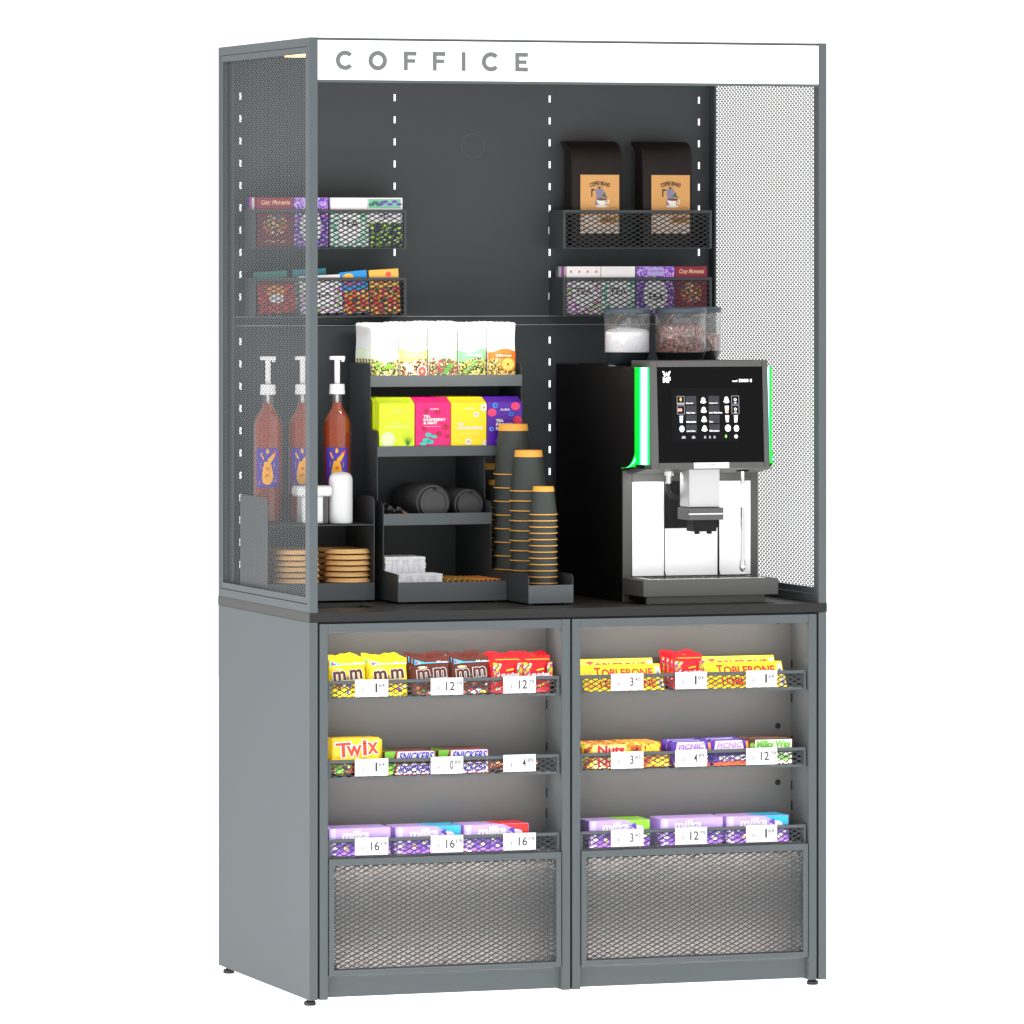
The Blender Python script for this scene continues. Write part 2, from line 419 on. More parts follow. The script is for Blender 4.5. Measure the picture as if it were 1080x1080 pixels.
# ------------------------------------------------------------------ base cabinets
def cabinet(x0, x1, label):
    t = thing('display_cabinet', (x0, 0, 0), label, 'cabinet', 'display cabinets under the counter')
    w = x1-x0; s = .0186
    for a, b_ in ((0, s), (w-s, w)):
        MB().box(a, b_, .0004, .68, .021, .8328, 'paint').build('side_wall', t, bevel=.0005)
    MB().box(s+.0003, w-s-.0003, .0008, .016, .8138, .8326, 'paint').build('top_rail', t, bevel=.0005)
    MB().box(s, w-s, .016, .68, .824, .8322, 'inner').build('ceiling', t)
    MB().box(s, w-s, .1080, .110, .0655, .8238, 'cabin').build('back_panel', t)
    MB().box(s+.0003, w-s-.0003, .0135, .021, .0245, .0745, 'paint').build('plinth', t)
    MB().box(s, w-s, .021, .1078, .066, .074, 'inner').build('floor_panel', t)
    MB().box(s, w-s, .013, .1078, .3150, .3225, 'inner').build('shelf', t)
    MB().box(s+.02, w-s-.02, .0165, .0200, .8150, .8182, 'ledw').build('light_bar', t)
    for za in (.3112, .0744):
        MB().box(s+.006, w-s-.010, .0105, .0125, za, za+.0030, 'gap').quad([(s+.006, .01265, za), (w-s-.010, .01265, za), (w-s-.010, .01265, za+.0030), (s+.006, .01265, za+.0030)], 'doorglow').build('light_bar', t)  # added glowing strips, brighten the back panel behind the mesh door
    # punched slots in the right wall and holes in the back
    for z in (.715, .64, .545, .50, .445, .40):
        MB().box(w-s-.0012, w-s-.0002, .098, .1055, z-.010, z+.010, 'gap').build('punched_slot', t)
    # mesh door
    d = MB(); a, b_ = s+.0022, w-s-.0030; z0, z1 = .0722, .3238; fw = .0140
    d.box(a, b_, -.0025, .008, z1-fw, z1, 'paint'); d.box(a, b_, -.0025, .008, z0, z0+fw*.85, 'paint')
    d.box(a, a+fw*.8, -.0025, .008, z0+fw*.85, z1-fw, 'paint'); d.box(b_-fw*.8, b_, -.0025, .008, z0+fw*.85, z1-fw, 'paint')
    do = d.build('door_frame', t, bevel=.0004)
    e = MB(); exp_mesh(e, a+fw*.8, b_-fw*.8, z0+fw*.85, z1-fw, .004, 'traywire', tilt=.0013)
    e.build('door_mesh', do, solid=.0007)
    hk = MB()
    for hx in (a+.016, (a+b_)/2, b_-.016):
        for hz, sg_ in ((z1-fw-.001, -1), (z0+fw*.85+.001, 1)):
            hk.tube([(hx-.0022, .009, hz), (hx-.0022, .009, hz+sg_*.010), (hx, .009, hz+sg_*.013), (hx+.0022, .009, hz+sg_*.010), (hx+.0022, .009, hz)], .0010, 'gap', 6)
    hk.build('hinge_hook', do)
    return t
cabA = cabinet(.0232, .5966, 'left display cabinet with sweets trays above an expanded-metal door')
cabB = cabinet(.6017, 1.1769, 'right display cabinet under the coffee machine with three trays and a mesh door')
hb = MB()
for z in (.812, .687, .578, .452): hb.lathe([(.0068, 0), (.0068, .0008)], (.525, .1070, z), 'gap', 16, axis='y')
hb.build('cable_hole', cabB)

# ------------------------------------------------------------------ trays with price tags
def tray(x0, x1, ztop, tags, label):
    t = thing('display_tray', (x0, 0, ztop-.042), label, 'shelf tray', 'mesh trays in the display cabinets')
    w = x1-x0; h = .042
    fr = MB(); fw = .0055
    fr.box(0, w, .009, .0165, h-.0065, h, 'paint'); fr.box(0, fw, .009, .0165, 0, h-.0065, 'paint'); fr.box(w-fw, w, .009, .0165, 0, h-.0065, 'paint')
    fr.box(fw, w-fw, .0115, .0135, -.0012, .0042, 'traywire')
    fr.box(0, .0012, .0166, .105, 0, h, 'paint'); fr.box(w-.0012, w, .0166, .105, 0, h, 'paint'); fr.box(0, w, .1045, .1060, 0, h-.002, 'paint')
    fr.build('tray_frame', t, bevel=.0004)
    e = MB(); exp_mesh(e, fw, w-fw, .0035, h-.0062, .0125, 'traywire'); e.build('front_mesh', t, solid=.0006)
    MB().box(.0013, w-.0013, .0170, .1044, .0030, .0042, 'paint').build('tray_floor', t)
    MB().box(.02, w-.02, .0142, .0168, .0004, .0029, 'ledw').build('light_bar', t)
    for (tx0, tx1, big, small) in tags:
        a, b_ = tx0-x0, tx1-x0; z0_, z1_ = .0068, .0440
        g_ = MB().box(a, b_, .0045, .0060, z0_, z1_, 'paper').build('price_tag', t)
        l = MB(); cxm = a+(b_-a)*(.64 if len(big) == 1 else .60); nw = .008 if len(big) == 1 else .020
        if big == '1': nw = .0045
        l.text(big, cxm-nw/2, cxm+nw/2, z0_+.0095, z1_-.0085, .0041, cmat(60, 60, 60, .6), .012)
        xs_ = cxm+nw/2+.003
        l.text(small, xs_, min(xs_+.0140, b_-.0015), z1_-.0175, z1_-.0085, .0041, 'lightink', .02)
        for i, bw_ in enumerate((.0011, .0006, .0011, .0018, .0006)): l.flat([(a+.008+i*.0030, z0_+.0105), (a+.008+i*.0030+bw_, z0_+.0105), (a+.008+i*.0030+bw_, z0_+.0195), (a+.008+i*.0030, z0_+.0195)], .0041, 'lightink')
        l.build('price_lettering', g_)
    return t
LT = [(.1044, .1798), (.2772, .3511), (.4438, .5183)]
RT = [(.6935, .7689), (.8441, .9183), (1.0113, 1.0845)]
def tg(P, V): return [(a, b_, x, y) for (a, b_), (x, y) in zip(P, V)]
tray(.0450, .5752, .7083, tg(LT, [('1', '64'), ('12', '79'), ('12', '79')]), 'left cabinet top tray holding yellow, brown and red sweet bags')
tray(.0450, .5752, .5368, tg(LT, [('1', '64'), ('0', '89'), ('4', '89')]), 'left cabinet middle tray holding caramel and nougat bars, half empty at right')
tray(.0450, .5752, .3655, tg(LT, [('16', '19'), ('16', '19'), ('16', '19')]), 'left cabinet bottom tray holding three lilac chocolate boxes, tags 16')
tray(.6235, 1.1555, .7083, tg(RT, [('3', '45'), ('1', '64'), ('1', '64')]), 'right cabinet top tray holding yellow triangular chocolate boxes')
tray(.6235, 1.1555, .5368, tg(RT, [('3', '45'), ('4', '89'), ('12', '79')]), 'right cabinet middle tray packed full with bars, tags 3, 4 and 12')
tray(.6235, 1.1555, .3655, tg(RT, [('3', '45'), ('12', '79'), ('1', '64')]), 'right cabinet bottom tray holding three lilac chocolate boxes, tags 3, 12 and 1')

# ------------------------------------------------------------------ wall baskets
def basket(x0, x1, ztop, label):
    t = thing('wall_basket', (x0, .580, ztop-.0885), label, 'wire basket', 'expanded-metal baskets on the slotted wall')
    w = x1-x0; h = .0885; fw = .0065; d = .098
    f = MB()
    f.box(0, w, 0, .004, h-fw, h, 'inner'); f.box(0, fw, 0, .004, 0, h-fw, 'inner'); f.box(w-fw, w, 0, .004, 0, h-fw, 'inner'); f.box(fw, w-fw, 0, .004, 0, .002, 'inner')
    f.box(0, .0015, .004, d, 0, h, 'inner'); f.box(w-.0015, w, .004, d, 0, h, 'inner'); f.box(.0015, w-.0015, .004, d, 0, .0015, 'inner')
    f.build('basket_frame', t, bevel=.0003)
    e = MB(); exp_mesh(e, fw, w-fw, .002, h-fw, .002, 'wire'); e.build('front_mesh', t, solid=.0007)
    return t
basket(.0455, .4080, 1.7325, 'upper left wall basket holding fruit and herbal tea boxes')
basket(.0455, .4080, 1.5785, 'lower left wall basket holding tilted tea boxes above the syrup bottles')
basket(.7845, 1.1490, 1.7330, 'upper right wall basket holding two black coffee bags')
basket(.7845, 1.1490, 1.5785, 'lower right wall basket with tea boxes behind the machine hoppers')

# ------------------------------------------------------------------ wall tea boxes
def tea_box(loc, w, h, d, face, topcol, label, art, rot=None, grp='boxed teas in the wall baskets', side=None):
    t = thing('tea_box', loc, label, 'tea box', grp)
    b = MB().box(0, w, 0, d, 0, h, face)
    b.build('carton', t, bevel=.0006)
    a = MB(); art(a, w, h); a.build('carton_print', t)
    if rot: t.rotation_euler = rot
    return t
cC = cmat(150, 22, 62, .9); cP = cmat(120, 80, 190); cWh = cmat(252, 250, 252, .97)
fruit = mat_cells('berry_print', [rgb(220, 60, 30), rgb(240, 150, 40), rgb(60, 60, 140), rgb(170, 30, 60), rgb(90, 140, 50), rgb(240, 200, 180)], 260, .5)
lav = mat_cells('lavender_print', [rgb(120, 70, 200), rgb(170, 140, 230), rgb(220, 190, 245), rgb(90, 50, 160), rgb(200, 120, 220)], 230, .5)
mint = mat_cells('mint_print', [rgb(170, 220, 200), rgb(235, 250, 240), rgb(235, 250, 240), rgb(90, 180, 150), rgb(240, 250, 245)], 200, .5)
herb = mat_cells('herb_print', [rgb(150, 190, 60), rgb(60, 40, 110), rgb(30, 60, 40), rgb(70, 120, 50), rgb(200, 220, 120), rgb(40, 80, 110)], 170, .5)
pink = mat_cells('pink_print', [rgb(235, 180, 240), rgb(250, 240, 250), rgb(250, 240, 250), rgb(210, 90, 200), rgb(160, 200, 80), rgb(250, 245, 250)], 200, .5)
summer = mat_cells('summer_fruit_print', [rgb(220, 40, 40), rgb(250, 170, 40), rgb(240, 90, 40), rgb(50, 80, 60), rgb(250, 210, 110), rgb(220, 40, 90)], 150, .5)
def art_cozy(a, w, h):
    a.text('Cozy Moments', .010, w-.008, h-.019, h-.006, -.0006, cmat(240, 200, 150), .02, shear=.25)
    a.disc(w/2, h*.45, w*.34, h*.22, -.0004, fruit, 18)
    a.text('fruit tea', .02, w-.02, .012, .020, -.0005, cmat(240, 200, 150))
def art_purple(a, w, h):
    a.flat([(0, .001), (w, .001), (w, h-.001), (0, h-.001)], -.0003, lav)
    a.disc(w/2, h*.42, w*.32, h*.34, -.0005, cWh, 22)
    a.text('TEA', w*.28, w*.72, h*.30, h*.44, -.0008, cmat(40, 30, 60), .01)
    a.flat([(w*.28, h-.022), (w*.72, h-.022), (w*.72, h-.003), (w*.28, h-.003)], -.0006, cmat(190, 170, 235))
    a.text('COLLECTION', w*.32, w*.68, h-.013, h-.008, -.0009, cmat(90, 60, 150))
def art_mint(a, w, h):
    a.flat([(.001, .001), (w-.001, .001), (w-.001, h*.72), (.001, h*.72)], -.0003, mint)
    a.disc(w/2, h*.42, w*.32, h*.34, -.0005, cWh, 22)
    a.text('TEA', w*.25, w*.75, h*.42, h*.56, -.0008, cmat(60, 60, 60), .01)
def art_herb(a, w, h):
    a.flat([(.001, .001), (w-.001, .001), (w-.001, h*.50), (.001, h*.50)], -.0003, herb)
    a.flat([(.001, h-.024), (w-.004, h-.024), (w-.004, h-.003), (.001, h-.003)], -.0003, cmat(120, 190, 160))
    for i in range(5): a.disc(.03+i*.011, h-.012+(.003 if i % 2 else -.003), .007, .0035, -.0005, cmat(110, 70, 170), 8)
    for i in range(4): a.disc(.008+i*.009, h-.014+(.003 if i % 2 else -.002), .008, .004, -.0004, cmat(50, 120, 90), 8)
    a.text('TEA', w*.32, w*.68, h*.58, h*.66, -.0006, cmat(80, 70, 90), .01)
def art_pink(a, w, h):
    a.flat([(.001, .001), (w-.001, .001), (w-.001, h*.70), (.001, h*.70)], -.0003, pink)
    a.disc(w/2, h*.45, w*.34, h*.28, -.0005, cWh, 22)
    a.text('TEA', w*.25, w*.75, h*.42, h*.56, -.0008, cmat(90, 60, 60), .01)
    for i in range(4): a.disc(.01+i*w/4, h-.012, .003, .003, -.0005, cmat(240, 120, 90), 8)
def art_redtea(a, w, h):
    a.flat([(.001, .001), (w-.001, .001), (w-.001, h*.8), (.001, h*.8)], -.0003, mat_cells('red_leaf', [rgb(200, 30, 20), rgb(150, 20, 25), rgb(230, 60, 30), rgb(190, 30, 30)], 120, .5))
    a.disc(w*.5, h*.62, w*.27, h*.17, -.0005, cmat(240, 150, 50), 16); a.disc(w*.5, h*.42, w*.19, h*.13, -.0007, cWh, 16)
def art_blue(a, w, h):
    a.flat([(.001, .001), (w-.001, .001), (w-.001, h*.55), (.001, h*.55)], -.0003, summer)
    a.text('FRUIT', .006, w-.012, h*.66, h*.78, -.0006, cmat(230, 30, 60), .03)
    a.disc(w*.3, h-.012, w*.2, .008, -.0005, cmat(250, 200, 70), 12)
def art_orange(a, w, h):
    a.flat([(.001, .001), (w-.001, .001), (w-.001, h*.6), (.001, h*.6)], -.0003, summer)
    a.text('FRUIT', .010, w-.012, h*.68, h*.80, -.0006, cmat(230, 30, 60), .03)
    a.disc(w*.65, h-.012, w*.1, .006, -.0005, cmat(240, 90, 70), 10)
H1 = .1135; z1 = 1.6462; y1 = .586
# upper left basket
tea_box((.055, y1, z1), .086, H1, .019, cC, None, 'crimson fruit tea box at the left end of the upper left basket', art_cozy)
tea_box((.1425, y1, z1), .080, H1, .019, cmat(170, 145, 225), None, 'lilac tea box between crimson and white boxes in the upper left basket', art_purple)
tea_box((.2290, y1, z1), .088, H1, .019, cWh, None, 'white and mint tea box second from the right in the upper left basket', art_mint)
tea_box((.3180, y1, z1), .082, H1, .019, cWh, None, 'lavender herbal tea box at the right end of the upper left basket', art_herb)
for k, (cm, nm, ar) in enumerate(((cWh, 'white', art_mint), (cmat(225, 90, 190), 'magenta', art_pink), (cmat(90, 60, 170), 'violet', art_purple))):
    tea_box((.055, y1+.0200*(k+1), z1), .086, H1, .019, cm, None, '%s tea box %s the crimson box in the upper left basket' % (nm, ('directly behind', 'two places behind', 'at the wall behind')[k]), ar)
# lower right basket
zr = 1.4925
tea_box((.7955, y1, zr), .082, .111, .019, cWh, None, 'pink flowered tea box at the left end of the lower right basket', art_pink)
tea_box((.8790, y1, zr), .083, .111, .019, cWh, None, 'white and mint tea box second from the left in the lower right basket', art_mint)
tea_box((.9660, y1, zr), .092, .111, .019, cmat(170, 145, 225), None, 'lilac tea box above the bean hopper in the lower right basket', art_purple)
tea_box((1.0600, y1, zr), .079, .111, .019, cC, None, 'crimson fruit tea box at the right end of the lower right basket', art_cozy)
for k, (cm, nm) in enumerate(((cmat(215, 110, 210), 'magenta'), (cWh, 'white'), (cmat(60, 110, 90), 'green'))):
    tea_box((.7955, y1+.0200*(k+1), zr), .082, .111, .019, cm, None, '%s tea box %s the pink flowered box in the lower right basket' % (nm, ('directly behind', 'two places behind', 'at the wall behind')[k]), art_mint)
# lower left basket, tilted boxes
ta = -.10
tea_box((.0600, y1, zr+.003), .088, .080, .016, cmat(120, 20, 28), None, 'red hibiscus tea box at the left end of the lower left basket', art_redtea, (0, ta*.6, 0))
tea_box((.0620, y1+.019, zr+.006), .076, .092, .014, cmat(40, 130, 120), None, 'teal tea box behind the red hibiscus box in the lower left basket', art_mint, (0, ta*.6, 0))
tea_box((.1600, y1, zr+.003), .098, .086, .018, cWh, None, 'white and pink tea box tilted left in the lower left basket', art_pink, (0, ta*.5, 0))
tea_box((.1500, y1+.022, zr+.006), .080, .098, .016, cmat(30, 120, 140), None, 'dark teal tea box behind the white and pink box in the lower left basket', art_mint, (0, ta*.5, 0))
tea_box((.2600, y1, zr+.002), .064, .096, .018, cmat(30, 150, 225), None, 'blue fruit tea box tilted against the orange box in the lower left basket', art_blue, (0, ta, 0))
tea_box((.3260, y1, zr+.002), .070, .101, .018, cmat(245, 190, 80), None, 'orange fruit tea box at the right end of the lower left basket', art_orange, (0, ta*.6, 0))
tea_box((.3200, y1+.026, zr+.002), .070, .092, .022, cmat(200, 60, 30), None, 'rust red tea box behind the orange fruit tea box', art_mint)

# ------------------------------------------------------------------ coffee bags
def coffee_bag(loc, label):
    t = thing('coffee_bag', loc, label, 'coffee bag', 'black coffee bags in the wall basket')
    w = .124; prof = [(0, 0), (-.002, .04), (-.001, .172), (.001, .198), (.006, .217), (.015, .230), (.028, .238), (.048, .243), (.062, .2445), (.066, .241), (.060, .231), (.052, .220), (.054, .16), (.056, 0)]
    n = len(prof); vs = []; xs = [0, .002, .008, w*.5, w-.008, w-.003, w]; ins = [.004, .0015, 0, -.001, 0, .0015, .005]
    for x, i_ in zip(xs, ins):
        for (y, z) in prof:
            cy = .028; k = max(0, 1-i_/.028) if .02 < z < .20 or z <= .02 else 1-i_/.06
            xx = x-(.006 if (x < .001 and z > .232) else 0)
            vs.append((xx, cy+(y-cy)*k, z))
    fs = []
    for a in range(len(xs)-1):
        for q in range(n): fs.append((a*n+q, a*n+(q+1) % n, (a+1)*n+(q+1) % n, (a+1)*n+q))
    fs.append(tuple(range(n-1, -1, -1))); fs.append(tuple((len(xs)-1)*n+q for q in range(n)))
    b = MB(); b.add(vs, fs, mat('coffee_bag_paper', (.0125, .0088, .0078, 1), .6, spec=.3, bump=.3, nscale=70)); b.build('bag_body', t, smooth=True)
    l = MB(); x0, x1 = .0200, .1145; K1 = cmat(225, 168, 98, .95)
    l.flat([(x0, .075), (x1, .075), (x1, .1665), (x0, .1665)], -.0032, K1)
    l.flat([(x0, .032), (x1, .032), (x1, .0749), (x0, .0749)], -.0032, cmat(240, 222, 205, .95))
    lo = l.build('bag_label', t)
    a = MB(); y = -.0036; cx = (x0+x1)/2
    a.text('COFFEE BRAND', x0+.022, x1-.022, .142, .152, y, cmat(40, 28, 24), .035, arc=.9)
    a.text('EST 1987', cx-.007, cx+.007, .1375, .1395, y, cmat(90, 60, 40))
    a.flat([(cx-.012, .098), (cx+.010, .098), (cx+.006, .115), (cx+.009, .134), (cx-.011, .134), (cx-.008, .115)], y, cmat(135, 130, 160))
    a.flat([(cx-.013, .134), (cx-.021, .134), (cx-.021, .116), (cx-.018, .116), (cx-.018, .130), (cx-.013, .130)], y, cmat(45, 35, 35))
    a.disc(cx-.001, .1365, .003, .0025, y, cmat(45, 35, 35), 8)
    a.disc(cx+.005, .1100, .013, .014, y-.0003, cmat(245, 240, 232), 18, math.pi, 2*math.pi)
    a.disc(cx+.005, .1100, .013, .003, y-.0005, cmat(120, 70, 60), 14)
    a.ring(cx+.018, .105, .003, .005, y-.0003, cmat(245, 240, 232), 12)
    a.disc(cx+.004, .0945, .015, .003, y-.0005, cmat(235, 228, 222), 14)
    a.flat([(cx+.004, .117), (cx+.020, .113), (cx+.014, .119), (cx+.012, .129), (cx+.008, .122)], y-.0006, cmat(20, 110, 100))
    a.ring(x1-.014, .086, .0072, .0078, y, cmat(130, 90, 50), 18)
    a.flat([(cx, .055), (x1-.001, .055), (x1-.001, .0715), (cx, .0715)], y, K1)
    a.text('BARISTA', cx+.006, x1-.008, .059, .068, y-.0004, cmat(60, 40, 30), .02)
    a.text('250 g', x0+.006, x0+.022, .038, .044, y, cmat(150, 90, 40)); a.text('roasted beans', x0+.038, x1-.008, .038, .042, y, cmat(120, 100, 90))
    for i in range(5): a.disc(x0+.007, .045+.006*i, .0022, .0012, y, cmat(200, 120, 50), 6)
    a.build('label_lettering', lo)
    return t
cb = coffee_bag((.8125, .6000, 1.6475), 'black coffee bag with kraft label, left one in the upper right basket')
dup(cb, (.9860, .6000, 1.6475), 'black coffee bag with kraft label, right one in the upper right basket')

# ------------------------------------------------------------------ organizers on the counter
def side_poly(b, pts, x0, x1, m='org'): b.prism(pts, 'x', x0, x1, m)
def rnd(y, z, r, sgn=1, n=4):
    """rounded front-top corner: arc from (y, z-r) to (y+r, z)"""
    return [(y+r-r*math.cos(a), z-r+r*math.sin(a)) for a in [math.pi/2*i/n for i in range(n+1)]]
OZ = CT+.0045
def feet(t, pts):
    f = MB()
    for x, y in pts: f.lathe([(.007, 0), (.007, .0045)], (x, y, CT-t.location.z+.0001), 'rubber', 12)
    f.build('rubber_foot', t)
# left: cups and syrup stand
o1 = thing('counter_organizer', (0.016, .37, OZ), 'grey two-level organizer holding syrup bottles above tan saucers', 'organizer', 'metal organizers on the counter')
sp = [(0, 0)]+rnd(0, .230, .016)+[(.214, .230), (.214, 0)]
sd = [(0, 0)]+rnd(0, .065, .012)+[(.03, .065), (.03, .16)]+rnd(.03, .230, .016)+[(.24, .230), (.24, 0)]
for a in (0, .2475):
    b = MB(); side_poly(b, sp, a, a+.0015); b.build('side_plate', o1)
MB().box(.0016, .2474, .2125, .214, 0, .230, 'org').build('back_plate', o1)
MB().box(.0016, .2474, 0, .2124, .0365, .0380, 'org').build('base_plate', o1)
MB().box(0, .249, -.0012, -.0001, .0, .0385, 'lip').build('front_lip', o1, bevel=.0004)
MB().box(.0016, .2474, 0, .2124, .1665, .1685, 'org').build('shelf', o1)
feet(o1, [(.02, .02), (.23, .02), (.02, .195), (.23, .195)])
# middle: tall stepped tea organizer
o2 = thing('tea_organizer', (.285, .264, OZ), 'tall stepped grey organizer holding tea bags, tea packs, lids and napkins', 'organizer', 'metal organizers on the counter')
def Q(pts): return [(y-.264, z-OZ) for y, z in pts]
pts = [(.264, OZ)]+rnd(.264, .923, .014)+[(.37, .926)]+rnd(.37, 1.078, .014)+[(.415, 1.080)]+rnd(.415, 1.236, .014)+[(.466, 1.238)]+rnd(.466, 1.386, .016)+[(.622, 1.386), (.622, OZ)]
def dd(p):
    o = []
    for q in p:
        if not o or abs(q[0]-o[-1][0])+abs(q[1]-o[-1][1]) > 1e-4: o.append(q)
    return o
low = dd([(.264, OZ)]+rnd(.264, .923, .014)+[(.37, .926)]+rnd(.37, 1.078, .014)+[(.415, 1.080), (.415, 1.176), (.622, 1.176), (.622, OZ)])
upr = dd([(.415, 1.178)]+rnd(.415, 1.236, .014)+[(.466, 1.238)]+rnd(.466, 1.386, .016)+[(.622, 1.386), (.622, OZ), (.56, OZ), (.56, 1.178)])
b = MB(); side_poly(b, Q(dd(pts)), 0, .0015); b.build('side_plate', o2)
b = MB(); side_poly(b, Q(low), .2535, .255); b.build('side_plate', o2)
b = MB(); side_poly(b, Q(upr), .3585, .360); b.build('side_plate', o2)
Y0, Z0_ = .264, OZ
def tier(x1, y0, z0, z1, fl, name):
    q = MB(); q.box(0, x1, y0-Y0-.0012, y0-Y0-.0001, z0-Z0_, z1-Z0_, 'lip'); q.build('front_lip', o2, bevel=.0004)
    MB().box(.0016, x1-.0016, y0-Y0, .357, fl-Z0_, fl-Z0_+.0015, 'org').build('shelf', o2)
tier(.255, .264, OZ, .9045, OZ+.004, '')
tier(.255, .3685, 1.0265, 1.0525, 1.0320, '')
tier(.360, .4135, 1.1785, 1.2015, 1.1840, '')
tier(.360, .4645, 1.3335, 1.3590, 1.3390, '')
MB().box(.0016, .3584, .3565, .358, 0, 1.386-OZ, 'org').build('back_plate', o2)
feet(o2, [(.02, .02), (.235, .02), (.02, .33), (.235, .33)])
# cup rack
o3 = thing('cup_tray', (.5410, .1195, OZ), 'long narrow grey metal tray holding the stacks of dark cups', 'tray', 'metal organizers on the counter')
sp = [(0, 0)]+rnd(0, .0635, .012)+[(.50, .0635), (.50, 0)]
b = MB(); side_poly(b, sp, 0, .0015); b.build('side_plate', o3)
b = MB(); side_poly(b, sp, .1035, .105); b.build('side_plate', o3)
MB().box(.0016, .1034, 0, .50, .004, .0055, 'org').build('base_plate', o3)
MB().box(0, .105, -.0012, -.0001, 0, .0400, mat('organizer_front_lit', (.105, .12, .128, 1), .45)).build('front_lip', o3, bevel=.0004)  # lighter copy of the organizer paint for the lit front
feet(o3, [(.012, .02), (.092, .02), (.012, .48), (.092, .48)])

# ------------------------------------------------------------------ cups
def make_cup(rt, rb, h, band, label, loc, grp):
    """inverted cup: narrow base on top (rt), wide rim at the bottom (rb)"""
    t = thing('paper_cup', loc, label, 'cup', grp)
    MB().lathe([(rb-.0008, .002), (rt+(rb-rt)*band/h, h-band)], (0, 0, 0), 'cup', 40, caps=False).build('cup_wall', t, smooth=True)
    MB().lathe([(rt+(rb-rt)*band/h, h-band), (rt, h), (rt-.002, h), (rt-.002, h-.004), (.0005, h-.004)], (0, 0, 0), 'kraft', 40, caps=False).build('cup_base', t, smooth=True)
    MB().lathe([(rb-.0010, .0003), (rb+.0006, .0006), (rb+.0008, .0016), (rb+.0004, .0027), (rb-.0010, .0028)], (0, 0, 0), 'kraft', 40, caps=False).build('cup_rim', t, smooth=True)
    return t
_J = random.Random(11)
def cup_stack(x, y, ztop, n, pitch, rt, rb, h, band, where):
    grp = 'dark cups in the %s stack' % where
    zt_ = ztop-h
    c0 = make_cup(rt, rb, h, band, 'dark paper cup with exposed tan base on top of the %s stack' % where, (x, y, zt_), grp)
    for k in range(1, n):
        z = zt_-k*pitch
        if z < OZ+.0057: break
        dup(c0, (x+_J.uniform(-.0005, .0005), y+_J.uniform(-.0005, .0005), z), 'dark paper cup nested below the top cup of the %s stack' % where)
cup_stack(.6005, .190, 1.1165, 13, .01385, .0229, .0312, .0632, .0110, 'short front')
cup_stack(.5985, .285, 1.1940, 13, .0222, .0303, .0420, .0915, .0145, 'medium middle')
cup_stack(.5950, .380, 1.2500, 9, .0305, .0325, .0440, .1135, .0148, 'tallest')
cup_stack(.5930, .475, 1.1210, 14, .0138, .0229, .0312, .0632, .0110, 'shadowed short back')
cup_stack(.5880, .560, 1.1570, 12, .0222, .0303, .0420, .0915, .0145, 'rearmost shadowed')

# ------------------------------------------------------------------ saucers / tan lids
sc = thing('saucer', (0, 0, 0), 'x', 'saucer')
MB().lathe([(.030, 0), (.0515, .0004), (.0515, .0022), (.0462, .0098), (.0440, .0100), (.02, .0080), (.0005, .008)], (0, 0, 0), 'cork', 48).build('saucer_dish', sc, smooth=True)
used = False
zb = .8998
for sx, sy, nm in ((.0985, .425, 'front left'), (.2190, .425, 'front right'), (.0985, .5295, 'rear left'), (.2190-.004, .5295, 'rear right')):
    for k in range(6):
        z = zb+.0128*k+.0002
        lab = 'tan wooden saucer %s the %s stack of six' % ('on top of' if k == 5 else 'at the bottom of' if k == 0 else 'within', nm)
        if not used: sc.location = (sx, sy, z); sc['label'] = lab; sc['group'] = 'saucers in the %s stack' % nm; used = True
        else: dup(sc, (sx+_J.uniform(-.0012, .0012), sy+_J.uniform(-.001, .001), z), lab, rot=(0, 0, _J.uniform(0, 6)), group='saucers in the %s stack' % nm)

